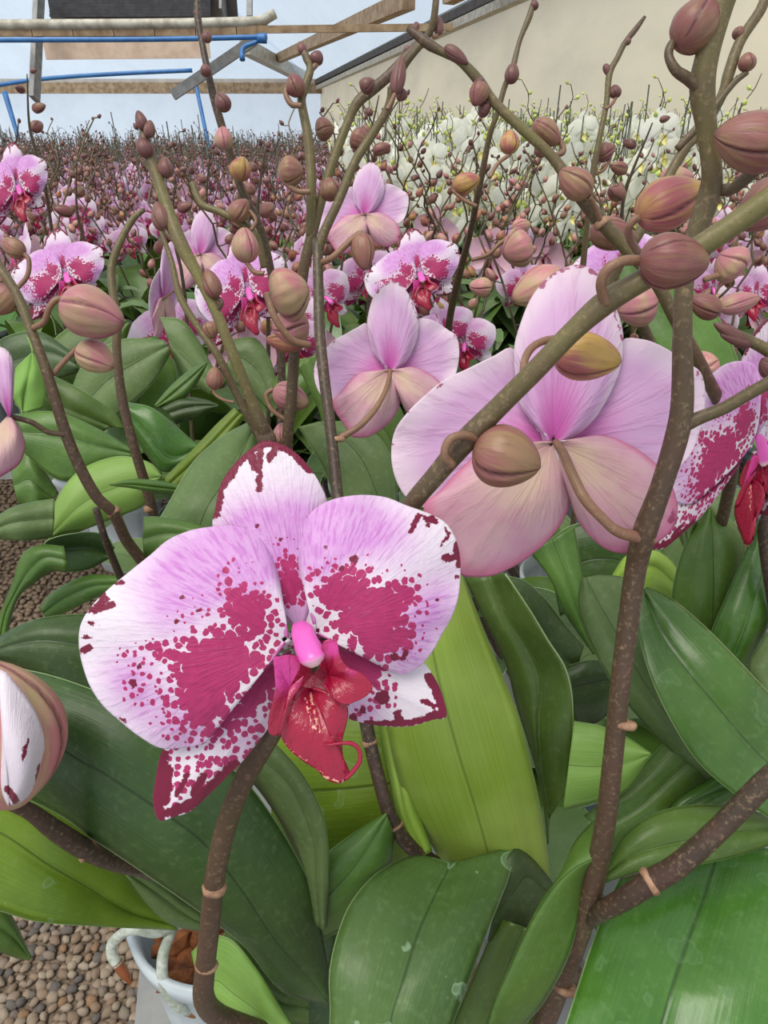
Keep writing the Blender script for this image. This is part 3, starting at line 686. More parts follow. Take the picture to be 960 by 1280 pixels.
# growing benches
def bench(x0, x1, y0, y1, z, label, rz=0.0):
    t = thing('plant_bench', (x0, y0, 0), label, 'bench'); t['_o'] = [0.0, 0.0, 0.0]
    t.rotation_euler = (0, 0, rz); x1 -= x0; y1 -= y0; x0 = y0 = 0.0
    boxes('frame_rail', [((x0 + .02, (y0 + y1) / 2, z - .03), (.03, y1 - y0, .05)), ((x1 - .02, (y0 + y1) / 2, z - .03), (.03, y1 - y0, .05)), (((x0 + x1) / 2, y0 + .02, z - .03), (x1 - x0, .03, .05))], M['grey'], t)
    n = int((x1 - x0) / .045)
    boxes('bench_slats', [((x0 + .03 + k * .045, (y0 + y1) / 2, z - .008), (.022, y1 - y0, .014)) for k in range(n)], M['grey'], t)['kind'] = 'stuff'
    y = y0 + .1
    while y < y1:
        for xx in (x0 + .03, x1 - .03): boxes('leg', [((xx, y, (z - .05) / 2), (.035, .035, z - .05))], M['grey'], t)
        y += 2.4
    return t
BZ = 0.62
bench(-.155, 2.2, .1, 2.2, BZ, 'steel slatted growing bench under the foreground orchid plants', R(11.7))
bench(-4.6, -.56, 1.5, 11.0, BZ, 'steel slatted growing bench beyond the gravel on the left')
bench(-.5, 2.15, 2.72, 9.6, BZ, 'steel slatted growing bench carrying the white orchids far behind')

# ------------------------------------------------------------------ FOREGROUND PLANTS
def pot(parent, x, y, rad=.062, h=.125, z=BZ, ribs=18):
    V = []; seg = 72
    prof = [(0.0, .76), (.002, .78), (.5, .88), (.86, .96), (.88, 1.04), (1.0, 1.06), (1.0, .99), (.85, .93), (.6, .88)]
    for hh, rr in prof:
        for k in range(seg):
            a = 2 * PI * k / seg; q = rad * rr * (1 + (.016 * (math.sin(a * ribs) > 0) if hh < .87 else 0)); V.append((x + q * math.cos(a), y + q * math.sin(a), z + h * hh))
    V.append((x, y, z + .002)); V.append((x, y, z + h * .6)); n = len(prof)
    F = gridfaces(n, seg, True) + [(len(V) - 2, (k + 1) % seg, k) for k in range(seg)] + [(len(V) - 1, (n - 1) * seg + k, (n - 1) * seg + (k + 1) % seg) for k in range(seg)]
    return mesh_obj('pot', V, F, M['pot'], parent)
def barks(parent, x, y, z, rad, n, seed):
    rs = np.random.RandomState(seed)
    for k in range(n):
        a = rs.uniform(0, 6.28); q = rad * math.sqrt(rs.rand()); v, f = pebble_geo(rs, 6, 4)
        s_ = rs.uniform(.018, .032); v = v * np.array([s_, s_ * .7, s_ * .7]); mm = Matrix.Rotation(rs.uniform(0, 6), 3, 'Z') @ Matrix.Rotation(rs.uniform(-.6, .6), 3, 'X')
        v = v @ np.array(mm).T + np.array([x + q * math.cos(a), y + q * math.sin(a), z + rs.uniform(0, .012)])
        mesh_obj('bark_chunk', v, f, M['bark'], parent, smooth=False)
c3 = lambda l: [(a / 2.824, 740 + b / 2.824) for a, b in l]
q4 = lambda l: [(120 + a / 3, 1060 + b / 3) for a, b in l]
c5 = lambda l: [(400 + a / 2.824, 680 + b / 2.824) for a, b in l]
c6 = lambda l: [(400 + a / 2.667, 1020 + b / 2.667) for a, b in l]
c7 = lambda l: [(640 + a / 3, 620 + b / 3) for a, b in l]
c8 = lambda l: [(640 + a / 3, 920 + b / 3) for a, b in l]
c4 = lambda l: [(240 + a / 2.4, 860 + b / 2.4) for a, b in l]
c1 = lambda l: [(a / 3, 400 + b / 3) for a, b in l]
c2 = lambda l: [(160 + a / 3, 360 + b / 3) for a, b in l]

# ---- plant A: carries the spotted flower in the middle of the picture
xa, ya = -.115, .352
PA = thing('orchid_plant', (xa, ya, BZ), 'orchid plant in white pot carrying the large spotted flower in front', 'plant')
pot(PA, xa, ya, .066, .14); barks(PA, xa, ya, BZ + .108, .054, 46, 3)
for pts in ([(250, 1146, .515, 11), (222, 1157, .50, 11), (196, 1166, .49, 12), (172, 1162, .485, 13), (158, 1164, .485, 13), (141, 1178, .49, 13), (140, 1194, .49, 13), (148, 1206, .49, 13)],
            [(216, 1162, .50, 12), (208, 1180, .49, 13), (203, 1200, .485, 14), (204, 1225, .485, 14), (212, 1245, .49, 14), (224, 1258, .495, 13), (236, 1264, .505, 12)]):
    rt = stem(PA, [p + (0,) for p in pts], 'root', 'aerial_root', 14)
    x, y, d, _ = pts[-1]; q = pts[-2]
    e = (x + (x - q[0]) * 1.9, y + (y - q[1]) * 1.9) if pts[0][0] == 250 else (x + 16, y + 4)
    stem(rt, [(x - (x - q[0]) * .3, y - (y - q[1]) * .3, d, 13.5, 0), ((x + e[0]) / 2, (y + e[1]) / 2, d + .001, 12, 0), (e[0], e[1], d + .002, 4, 0)], 'root_tip', 'root_tip', 12)['label'] = 'brown growing tip'
# flower spike A (passes behind its own flower and in front of the pale one)
stem(PA, [(990, 228, .200, 29, .8), (925, 275, .207, 29, .8), (860, 318, .213, 29, .7), (800, 352, .218, 28, .6), (757, 378, .222, 31, .3), (715, 415, .226, 26, .6), (670, 462, .231, 26, .45), (620, 512, .238, 26, .3), (580, 553, .243, 29, .1), (545, 594, .249, 25, .15), (510, 637, .256, 24, .1), (440, 740, .268, 24, .1), (375, 850, .262, 25, .05), (340, 915, .262, 26, 0), (305, 975, .275, 27, 0), (282, 1035, .29, 27, .1), (268, 1100, .305, 26, 0), (262, 1160, .325, 25, 0), (256, 1215, .345, 25, 0), (255, 1248, .36, 27, 0), (270, 1268, .38, 27, 0), (310, 1284, .40, 25, 0), (360, 1300, .43, 23, 0)], 'stem', n=170)
ring(PA, 268, 1110, .307, 26, 85, 13)
ring(PA, 258, 1207, .342, 25, 85, 8)
stem(PA, [(15, 1004, .30, 18, 0), (40, 1016, .31, 20, 0), (75, 1042, .33, 25, 0), (112, 1064, .35, 25, 0), (150, 1078, .37, 24, 0), (188, 1088, .39, 21, 0), (250, 1110, .43, 20, 0), (300, 1140, .45, 18, 0)], 'stem_dark', n=60)
ring(PA, 110, 1063, .349, 26, -32, 8)
bb = bud(PA, (22, 1008), (-26, 826), 150, .30, 'bud_pink', seed=8, seam=.05, blunt=.95, label='large half-open pink bud with white inner petal')
fan('opening_petal', [(8, 1010), (-10, 960), (0, 890), (0, 838), (25, 862), (45, 892), (55, 925), (52, 965), (42, 992), (28, 1004)], (12, 1006), lambda X, Y, D: UV_(X, Y, .285 + D), M['back_p'], bb, ns=24, nt=40, base=.0, bulge=.010, edge=.02, back=M['petal'], spots=[([(34, 925), (28, 950)], 3), ([(10, 985), (20, 1000)], 5), ([(48, 955), (44, 990)], 3)])
# the hero flower
hero = thing('flower', tuple(U(383, 805, .24)), '', ''); del hero['label'], hero['category']
hero.parent = PA; hero.location = Vector(U(383, 805, .24)) - PA.location
def hmp(X, Y, D):
    D = np.asarray(D, float)
    return UV_(X, Y, .24 + D + (np.asarray(X) - 380) * 0.00002)
front_flower(hmp, hero, 2)
fan('flower_centre', [(384 + 22 * math.cos(a), 800 + 20 * math.sin(a)) for a in np.linspace(0, 6.1, 12)], (384, 800), hmp, M['lip'], hero, ns=6, nt=24, base=.0065, lils=[(384, 790, 30, 1)])
stem(hero, [(385, 800, .246, 12, 0), (400, 790, .258, 11, 0), (420, 775, .266, 12, 0)], 'stem', 'pedicel', 10)
# buds on spike A
bud(PA, (800, 325), (887, 328), 66, .212, 'bud', ped=[(757, 380, .008), (751, 355, .003), (760, 336, 0), (780, 326, 0), (804, 326, .002)], pw=13, seed=1, name='bud', seam=.07)
bud(PA, (692, 440), (777, 452), 60, .245, 'bud_gold', ped=[(655, 475, -.012), (656, 450, -.006), (668, 432, -.002), (690, 424, 0), (706, 428, .003)], pw=10, seed=12)
bud(PA, (592, 560), (676, 584), 76, .240, 'bud', ped=[(566, 582, 0), (556, 568, -.003), (562, 550, -.004), (580, 544, -.003), (604, 552, .002)], pw=11, seed=3)
bud(PA, (868, 322), (720, 380), 20, .26, 'bud_dark', seed=3) if False else None
# leaves of plant A
leaf(PA, [(-40,835),(35,838),(110,860),(200,900),(290,960),(340,1020),(385,1100),(405,1180),(414,1252)], [(-60,890),(55,925),(110,955),(184,1002),(250,1050),(300,1110),(340,1170),(380,1215),(412,1253)], [(-80,970),(0,985),(70,1015),(117,1048),(191,1098),(265,1150),(307,1183),(353,1238),(408,1255)], [.36, .34, .335, .34, .36, .39, .42], 'leaf_dark', el=.012, er=.012, n=50)
leaf(PA, [(-60,958),(20,985),(90,1012),(150,1072),(185,1115),(220,1157)], [(-60,1020),(0,1040),(60,1080),(110,1110),(160,1140),(220,1159)], [(-60,1120),(0,1138),(50,1152),(130,1158),(180,1160),(222,1162)], [.37, .375, .39, .42, .45], 'leaf_olive', el=.01, er=.0)
leaf(PA, [(150,1080),(188,1094),(235,1125),(262,1150)], [(155,1090),(195,1115),(235,1145),(262,1158)], [(160,1096),(185,1130),(215,1155),(260,1165)], [.40, .42, .44], 'leaf_blue')
leaf(PA, [(300,960),(330,995),(360,1045),(372,1090),(390,1150)], [(325,945),(365,985),(392,1050),(395,1100),(400,1160)], [(340,925),(375,965),(400,1010),(410,1060),(408,1160)], [.36, .37, .385, .40], 'leaf_blue', el=.012, er=-.002)
leaf(PA, [(240,1190),(262,1170),(290,1175),(320,1210),(345,1250),(370,1290)], [(250,1240),(270,1225),(290,1240),(320,1262),(350,1285),(370,1300)], [(255,1275),(270,1282),(290,1290),(320,1300),(350,1310),(370,1320)], [.43, .42, .41, .42], 'leaf_lime', el=0, er=.01)
leaf(PA, q4([(430,480),(500,300),(600,400),(680,500),(800,560)]), q4([(460,560),(540,460),(620,520),(700,580),(800,600)]), q4([(470,650),(560,600),(640,630),(720,650),(800,660)]), [.46, .45, .45], 'leaf')
# filler leaves low around the pot
leaf(PA, [(-30,1120),(10,1140),(38,1196)], [(-20,1150),(12,1168),(38,1198)], [(-20,1180),(15,1195),(37,1200)], [.42, .43, .44], 'leaf')

# ---- plant B: the thick upright spike on the right
xb, yb = .125, .44
PB = thing('orchid_plant', (xb, yb, BZ), 'orchid plant with thick upright brown spike carrying the pale pink flower seen from behind', 'plant')
pot(PB, xb, yb)
stem(PB, [(915, -30, .215, 30, .5), (898, 20, .218, 29, .5), (884, 70, .221, 29, .5), (878, 110, .224, 31, .35), (884, 165, .228, 25, .5), (890, 215, .232, 25, .4), (886, 245, .236, 28, .3), (868, 300, .240, 25, .3), (856, 350, .244, 23, .2), (853, 420, .248, 24, .15), (853, 500, .254, 28, .1), (846, 545, .258, 29, .05), (826, 610, .266, 27, 0), (806, 665, .275, 30, 0), (795, 710, .285, 27, 0), (785, 780, .295, 26, 0), (775, 860, .305, 25, 0), (766, 950, .32, 25, 0), (758, 1020, .335, 26, 0), (745, 1090, .355, 27, 0), (725, 1160, .38, 29, 0), (700, 1225, .405, 30, 0), (670, 1300, .44, 30, 0)], 'stem', n=170)
ring(PB, 803, 672, .277, 30, 75, 7); ring(PB, 780, 905, .311, 27, 80, 9); ring(PB, 704, 1232, .404, 30, 70, 9)
stem(PB, [(884, 120, .224, 15, .3), (862, 100, .222, 15, .1), (845, 88, .22, 13, .1), (836, 70, .22, 11, .1), (840, 55, .22, 11, .1), (852, 50, .221, 11, .1)], 'stem', 'branch', 12)
bud(PB, (848, 58), (893, 4), 58, .219, 'bud', seed=4, blunt=.85, seam=.05)
bud(PB, (985, 185), (892, 168), 70, .215, 'bud', seed=5, seam=.09)
stem(PB, [(893, 236, .236, 14, .1), (915, 236, .233, 15, .1), (945, 212, .228, 16, .1), (985, 180, .222, 15, .1)], 'stem', 'branch', 12)
bud(PB, (797, 270), (883, 236), 64, .262, 'bud_gold', ped=[(800, 318, .03), (788, 300, .01), (786, 285, .002), (794, 274, 0), (804, 272, 0)], pw=10, seed=6)
bud(PB, (985, 232), (925, 285), 56, .26, 'bud', seed=7)
stem(PB, [(853, 532, .256, 20, .1), (875, 522, .255, 17, .2), (905, 510, .252, 16, .3), (940, 490, .248, 16, .3), (990, 462, .242, 16, .3)], 'stem', 'branch', 14)
stem(PB, [(1010, 940, .30, 29, .1), (960, 975, .305, 29, .1), (900, 1035, .315, 28, .05), (850, 1080, .325, 29, 0), (812, 1103, .335, 30, 0), (780, 1124, .345, 27, 0), (750, 1140, .36, 24, 0), (728, 1155, .385, 22, 0)], 'stem_dark', n=60)
ring(PB, 812, 1102, .334, 30, 30, 10)
bf = thing('flower', tuple(U(691, 553, .285)), '', ''); del bf['label'], bf['category']
bf.parent = PB; bf.location = Vector(U(691, 553, .285)) - PB.location; bf['label'] = 'pale pink flower seen from behind'
back_flower(lambda X, Y, D: UV_(X, Y, .288 + D), bf, 1)
stem(bf, [(694, 552, .284, 9, .2), (704, 566, .279, 11, .3), (714, 590, .272, 13, .3), (730, 622, .268, 14, .2), (750, 645, .268, 13, .2), (772, 664, .270, 14, .15), (800, 672, .275, 16, 0)], 'pedicel', 'pedicel', 12)
# leaves of plant B
leaf(PB, c6([(20,830),(28,760),(35,650),(32,520),(60,390),(110,280),(200,185),(330,133),(470,190)]), c6([(215,860),(228,760),(240,670),(275,560),(325,400),(372,290),(412,210),(450,158),(530,230)]), c6([(395,860),(410,770),(440,693),(520,480),(580,330),(620,230),(645,150),(668,100),(740,190)]), [.350, .352, .356, .362, .372, .385, .402, .42, .45], 'leaf_stain', el=.006, er=.010, n=54, thick=.0013)
leaf(PB, c6([(560,250),(600,180),(660,101),(740,180),(800,260)]), c6([(580,330),(640,260),(690,200),(760,260),(820,330)]), c6([(560,420),(640,380),(700,380),(780,360),(840,380)]), [.41, .42, .43, .44], 'leaf_dark')
leaf(PB, c6([(915,12),(850,90),(800,200),(745,270),(690,380),(625,510),(565,665),(540,800)]), c6([(950,130),(860,165),(785,232),(705,352),(635,502),(572,652),(545,810)]), c6([(957,150),(905,185),(870,310),(825,470),(745,620),(660,720),(600,860)]), [.345, .35, .355, .36, .365, .375], 'leaf', el=.016, er=.018, bulge=.001)
leaf(PB, c6([(600,340),(560,420),(500,560),(440,700),(400,820)]), c6([(680,370),(640,460),(600,580),(560,700),(500,840)]), c6([(760,400),(740,520),(720,640),(680,760),(640,860)]), [.41, .42, .43], 'leaf')
leaf(PB, c8([(400,540),(340,670),(285,820),(240,960),(180,1140)]), c8([(768,440),(720,600),(660,760),(600,940),(540,1150)]), c8([(1180,400),(1170,600),(1150,800),(1120,1000),(1100,1180)]), [.42, .40, .385, .37, .36], 'leaf_gloss', el=-.004, er=-.008, n=44)
leaf(PB, c8([(352,500),(420,380),(520,300),(640,264),(780,262),(930,290),(1080,350)]), c8([(350,525),(450,450),(560,410),(680,385),(810,362),(940,350),(1080,352)]), c8([(348,548),(450,512),(550,494),(670,484),(790,462),(930,420),(1080,356)]), [.375, .372, .375, .38, .39], 'leaf', el=.008, er=-.003)
leaf(PB, c8([(270,300),(420,190),(540,60),(640,-40)]), c8([(330,350),(470,270),(600,150),(720,40)]), c8([(360,440),(540,330),(700,220),(830,90)]), [.42, .42, .42], 'leaf')
leaf(PB, c8([(560,300),(640,225),(750,158),(850,130)]), c8([(590,310),(680,250),(780,200),(860,180)]), c8([(600,330),(700,300),(840,240),(880,230)]), [.41, .41, .41], 'leaf_gloss')
leaf(PB, c7([(233,845),(330,862),(430,905),(518,965)]), c7([(212,1010),(320,1015),(430,1000),(519,966)]), c7([(192,1178),(320,1145),(430,1100),(520,968)]), [.40, .395, .39], 'leaf_lime', el=.002, er=.008)
leaf(PB, c6([(-120,500),(-60,380),(40,300),(160,330)]), c6([(-120,640),(-40,560),(60,520),(200,540)]), c6([(-100,780),(0,760),(100,760),(260,800)]), [.46, .47, .48], 'leaf_dark')

# ---- plant C: the broad bright leaf in the middle
xc, yc = .03, .50
PC = thing('orchid_plant', (xc, yc, BZ), 'orchid plant with the broad bright yellow-green leaf beside the spotted flower', 'plant')
pot(PC, xc, yc)
leaf(PC, c5([(350,60),(265,240),(228,430),(238,620),(268,780),(322,930),(395,1060),(440,1150)]), c5([(430,60),(385,240),(398,380),(440,560),(490,740),(540,900),(580,1040),(610,1160)]), c5([(490,80),(560,265),(628,430),(692,590),(738,760),(777,930),(803,1100),(815,1230)]), [.40, .385, .38, .385, .395, .415, .44], 'leaf_bright', el=.018, er=.014, n=50, bulge=.004, thick=.0016)
leaf(PC, c5([(512,120),(580,262),(655,420),(692,560),(742,720),(785,880),(805,1060)]), c5([(600,100),(655,250),(715,340),(775,470),(766,620),(772,780),(808,970)]), c5([(655,105),(740,230),(806,340),(868,440),(893,560),(888,720),(868,880)]), [.44, .43, .425, .42, .425, .44], 'leaf', el=.008, er=-.014, p=1.6)
leaf(PC, c5([(640,110),(720,130),(790,190),(860,280),(930,360)]), c5([(650,170),(720,240),(780,330),(850,400),(910,430)]), c5([(680,250),(740,340),(790,420),(850,470),(900,480)]), [.50, .50, .51], 'leaf_dark')
leaf(PC, c4([(225,50),(400,30),(620,50)]), c4([(235,310),(420,305),(640,282)]), c4([(250,560),(430,560),(660,520)]), [.44, .43, .43], 'leaf_olive', el=0.012, er=.012)
leaf(PC, c4([(600,60),(640,200),(670,340),(720,490)]), c4([(580,80),(620,260),(650,400),(700,500)]), c4([(560,100),(600,300),(630,440),(690,520)]), [.42, .42, .43], 'leaf_bright')
leaf(PC, c4([(340,560),(400,500),(480,440),(582,376)]), c4([(360,660),(440,590),(520,490),(584,378)]), c4([(380,760),(500,690),(585,560),(606,440)]), [.40, .40, .405], 'leaf', el=.004, er=.014)
leaf(PC, c4([(360,600),(420,680),(430,760),(400,840)]), c4([(440,560),(480,640),(480,740),(440,840)]), c4([(540,540),(560,620),(540,740),(500,840)]), [.46, .46, .47], 'leaf_dark')
stem(PC, [(397, 300, .46, 13, .3), (398, 360, .455, 13, .3), (400, 420, .45, 14, .2), (405, 470, .445, 14, .1), (413, 535, .44, 14, .1), (420, 600, .435, 14, 0), (430, 700, .425, 14, 0), (446, 830, .415, 15, 0), (458, 905, .41, 17, 0), (470, 960, .41, 17, 0), (488, 1020, .415, 18, 0), (510, 1055, .425, 19, 0), (545, 1080, .44, 18, 0)], 'stem_dark', n=80)
ring(PC, 462, 928, .41, 17, 105, 8); ring(PC, 494, 1033, .417, 19, 115, 4)
stem(PC, [(546, -10, .42, 8, .3), (542, 25, .425, 9, .3), (534, 45, .43, 9, .3), (508, 78, .435, 9, .1), (494, 104, .44, 12, .1), (484, 137, .445, 10, .5), (463, 172, .45, 11, .5), (444, 202, .452, 11, .5), (424, 250, .455, 11, .4), (406, 288, .458, 12, .3), (397, 315, .46, 13, .3)], 'stem', n=60)
ring(PC, 423, 549, .44, 15, 90, 6)
bud(PC, (452, 292), (456, 338), 30, .45, 'bud', ped=[(398, 330, .01), (415, 322, 0), (435, 304, 0), (450, 292, 0), (455, 296, 0)], pw=8, seed=21)
bud(PC, (494, 118), (503, 70), 18, .43, 'bud_dark', seed=22, ped=[(484, 137), (490, 125), (494, 116)], pw=5)
bud(PC, (505, 112), (498, 126), 15, .44, 'bud_dark', seed=23)
bud(PC, (548, 44), (549, 20), 12, .43, 'bud_dark', seed=24, ped=[(536, 42), (544, 46), (548, 42)], pw=4)
bud(PC, (452, 113), (468, 100), 20, .445, 'bud_dark', seed=25)
f2 = thing('flower', tuple(U(487, 463, .5)), '', ''); del f2['label'], f2['category']
f2.parent = PC; f2.location = Vector(U(487, 463, .5)) - PC.location; f2['label'] = 'smaller pale pink flower seen from behind'
def f2mp(X, Y, D):
    X = np.asarray(X, float); Y = np.asarray(Y, float)
    x = 487 + (X - 691) * .47 + (Y - 553) * .045; y = 463 + (Y - 553) * .50
    return UV_(x, y, .47 + np.asarray(D) + (X - 691) * .00003)
back_flower(f2mp, f2, 1)
stem(f2, [(488, 462, .468, 5, .2), (483, 485, .458, 6, .3), (470, 510, .448, 7, .3), (450, 532, .442, 8, .2), (424, 548, .44, 9, 0)], 'pedicel', 'pedicel', 10)

# ---- plant D: right-hand plant with broad glossy leaves and a spotted flower cut by the frame
xd, yd = .30, .50
PD = thing('orchid_plant', (xd, yd, BZ), 'orchid plant at the right edge with a spotted flower cut by the frame', 'plant')
pot(PD, xd, yd)
leaf(PD, c7([(480,370),(472,500),(520,680),(600,850),(700,1000),(850,1130),(1010,1240)]), c7([(492,350),(560,520),(650,650),(760,780),(860,900),(965,1010),(1090,1120)]), c7([(505,342),(600,388),(720,488),(830,598),(940,715),(1050,830),(1160,950)]), [.40, .385, .375, .37, .37, .38], 'leaf_gloss', el=-.006, er=.006, n=44)
leaf(PD, c7([(262,310),(250,400),(280,510),(330,622),(400,735),(500,855),(620,975),(750,1080)]), c7([(275,305),(335,420),(405,540),(485,680),(565,800),(665,920),(770,1075)]), c7([(330,298),(440,318),(510,450),(570,600),(630,760),(710,900),(800,1070)]), [.43, .42, .41, .41, .415, .42], 'leaf_blue', el=.004, er=.012, n=44)
leaf(PD, c7([(740,42),(655,170),(612,300),(600,420),(640,560)]), c7([(745,40),(752,180),(756,340),(750,490),(745,620)]), c7([(750,42),(850,125),(876,240),(850,380),(800,560)]), [.47, .46, .46, .47], 'leaf', el=.008, er=.008)
leaf(PD, c7([(925,98),(860,250),(798,390),(752,500),(720,620)]), c7([(932,95),(940,250),(900,420),(850,560),(800,680)]), c7([(938,98),(1000,220),(985,420),(900,620),(860,760)]), [.45, .445, .44, .45], 'leaf_gloss', el=.004, er=.01)
leaf(PD, c7([(1010,430),(940,540),(888,640),(930,720)]), c7([(1080,450),(1020,580),(980,660),(970,740)]), c7([(1150,500),(1100,620),(1060,700),(1010,780)]), [.43, .43, .43], 'leaf_blue')
leaf(PD, c7([(380,290),(430,225),(520,200),(600,250),(640,330)]), c7([(360,350),(430,300),(520,260),(590,310),(630,360)]), c7([(400,420),(460,400),(540,370),(590,380),(620,400)]), [.52, .51, .52], 'leaf_bright')
leaf(PD, c7([(200,640),(300,615),(380,640),(420,700)]), c7([(220,720),(300,700),(370,690),(420,720)]), c7([(240,860),(320,850),(380,800),(430,760)]), [.50, .50, .50], 'leaf_dark')
leaf(PD, c7([(60,200),(150,320),(200,440),(306,592)]), c7([(150,160),(205,300),(245,430),(309,593)]), c7([(232,110),(256,250),(282,400),(312,592)]), [.53, .52, .52], 'leaf')
leaf(PD, [(680,680),(720,655),(770,655),(815,700)], [(690,720),(735,700),(775,700),(815,715)], [(700,770),(745,755),(790,760),(820,740)], [.58, .57, .57], 'leaf_dark')
leaf(PD, [(820,700),(850,650),(880,620),(930,610)], [(830,730),(870,690),(900,660),(940,640)], [(850,760),(890,730),(920,700),(950,670)], [.58, .57, .57], 'leaf_blue')
leaf(PD, c7([(580,80),(610,110),(640,180),(650,195)]), c7([(600,60),(640,100),(655,160),(655,192)]), c7([(620,40),(700,50),(680,130),(660,195)]), [.47, .47, .47], 'leaf_blue')
f3 = thing('flower', tuple(U(952, 560, .36)), '', ''); del f3['label'], f3['category']
f3.parent = PD; f3.location = Vector(U(952, 560, .36)) - PD.location
def f3mp(X, Y, D):
    X = np.asarray(X, float); Y = np.asarray(Y, float); D = np.asarray(D, float)
    ax_, ay_ = (X - 387), (Y - 800); lx = ax_ * .927 - ay_ * .375; ly = ax_ * .375 + ay_ * .927
    x = 948 + lx * .43 + ly * -.06 - D * 900; y = 560 + ly * .66 - lx * .14
    return UV_(x, y, .36 + D * .75 - lx * .00022)
front_flower(f3mp, f3, 1)
stem(PD, [(1015, 400, .40, 12, .2), (1000, 520, .40, 13, .1), (960, 640, .41, 13, 0), (955, 680, .42, 13, 0), (975, 800, .45, 13, 0), (1000, 900, .48, 13, 0)], 'stem_dark')
stem(PD, [(1000, 350, .34, 13, .5), (955, 352, .34, 13, .4), (925, 335, .345, 11, .3)], 'stem', 'branch') if False else None
# curled bract tip at the right edge
stem(PD, [(1000, 470, .33, 14, .6), (962, 440, .33, 15, .6), (935, 425, .33, 14, .3), (915, 416, .33, 12, 0)], 'stem', 'branch')
bud(PD, (930, 426), (892, 404), 16, .33, 'bud_dark', seed=41); bud(PD, (940, 432), (900, 418), 14, .33, 'bud_dark', seed=42)
bud(PD, (972, 470), (952, 448), 26, .325, 'bud_dark', seed=43)

# ---- plant H: spike that crosses the top right of the picture
xh, yh = .22, .62
PH = thing('orchid_plant', (xh, yh, BZ), 'orchid plant with olive spike and dark buds leaning from the top centre to the right', 'plant')
pot(PH, xh, yh)
stem(PH, [(510, 35, .34, 8, 0), (534, 54, .34, 13, 0), (555, 66, .34, 10, .3), (575, 76, .34, 11, .5), (598, 100, .342, 13, .3), (618, 128, .343, 12, .6), (655, 163, .344, 13, .7), (690, 196, .345, 13, .5), (722, 240, .346, 17, .3), (750, 275, .348, 18, .2), (790, 318, .352, 16, .5), (820, 352, .356, 16, .4), (845, 400, .365, 16, .3), (880, 465, .38, 16, .2), (915, 550, .41, 16, 0), (905, 640, .46, 15, 0), (870, 740, .53, 14, 0)], 'stem', n=120)
ring(PH, 752, 279, .348, 18, -55, 9)
for (b, t, wv, dd, mt, pd, sd_) in [((600,98),(598,122),16,.34,'bud_dark',None,51), ((522,28),(515,44),9,.34,'bud_dark',None,52), ((556,58),(585,80),16,.338,'bud_dark',None,53),
        ((604,104),(592,132),24,.34,'bud',None,54), ((737,244),(700,212),36,.335,'bud',[(752,280,.012),(745,262,.006),(737,246,0)],55), ((668,152),(700,180),30,.35,'bud',[(688,196),(704,190),(700,176),(692,170)],56),
        ((738,286),(796,300),40,.37,'bud',[(770,310),(750,300),(740,288)],57), ((612,140),(598,132),20,.345,'bud_dark',None,58)]:
    bud(PH, b, t, wv, dd, mt, ped=pd, pw=7, seed=sd_)
stem(PH, [(958, -10, .40, 12, .3), (951, 12, .40, 13, .3), (925, 52, .40, 13, .4), (911, 92, .402, 14, .4), (903, 118, .404, 12, .4), (880, 160, .408, 12, .5), (850, 195, .412, 12, .5), (800, 290, .42, 12, .4), (775, 330, .43, 12, .3), (740, 420, .46, 12, .2), (730, 560, .52, 12, 0)], 'stem')
stem(PH, [(846, 186, .41, 8, .2), (880, 150, .405, 9, .2), (915, 106, .40, 8, .2), (934, 90, .398, 7, .1)], 'stem', 'branch')
bud(PH, (934, 88), (934, 66), 22, .397, 'bud', seed=61); bud(PH, (920, 48), (928, 34), 16, .40, 'bud_dark', seed=62)
leaf(PH, [(760,330),(800,400),(840,470),(870,560)], [(800,330),(850,400),(890,470),(900,560)], [(840,340),(900,400),(930,480),(940,560)], [.72,.70,.70], 'leaf')
for (b, t, wv, dd, mt, pd, sd_) in [((820,378),(770,388),50,.44,'bud_pink',[(846,412),(842,392),(830,374),(818,376)],71), ((928,340),(898,318),46,.46,'bud_pink',[(880,350),(895,345),(910,345)],72),
        ((870,462),(898,452),38,.5,'bud_pink',None,73), ((900,392),(862,372),30,.55,'bud',None,74), ((825,222),(868,222),26,.44,'bud_pink',None,75), ((900,385),(950,372),26,.6,'bud_pink',None,76)]:
    bud(PH, b, t, wv, dd, mt, ped=pd, pw=8, seed=sd_)
stem(PH, [(800, 400, .46, 14, .1), (815, 440, .48, 14, .1), (820, 500, .52, 14, 0)], 'stem', 'branch')

# ---- plant E: left-hand plant with two spikes and big striped pods
xe, ye = -.20, .72
PE = thing('orchid_plant', (xe, ye, BZ), 'orchid plant on the left with two dark spikes and plump striped pink buds', 'plant')
pot(PE, xe, ye)
stem(PE, [(-30, 290, .42, 11, .5), (0, 335, .42, 12, .5), (22, 370, .42, 12, .4), (40, 415, .42, 12, .3), (60, 470, .422, 13, .1), (80, 535, .43, 14, 0), (98, 580, .44, 14, 0), (120, 620, .45, 14, 0), (142, 642, .46, 14, 0), (158, 675, .48, 14, 0), (180, 705, .50, 14, 0), (200, 740, .53, 14, 0)], 'stem', n=80)
ring(PE, 142, 640, .46, 15, -50, 8)
stem(PE, [(120, 635, .47, 9, 0), (132, 675, .48, 9, 0), (150, 720, .52, 10, 0)], 'stem_dark')
stem(PE, [(181, 262, .55, 5, .3), (167, 273, .55, 8, .5), (150, 303, .55, 9, .5), (139, 340, .55, 10, .4), (146, 400, .55, 11, .4), (146, 440, .552, 11, .2), (153, 500, .56, 12, 0), (168, 560, .57, 12, 0), (186, 620, .59, 13, 0), (192, 645, .60, 12, 0), (200, 700, .63, 12, 0)], 'stem', n=60)
ring(PE, 187, 636, .595, 13, 100, 8)
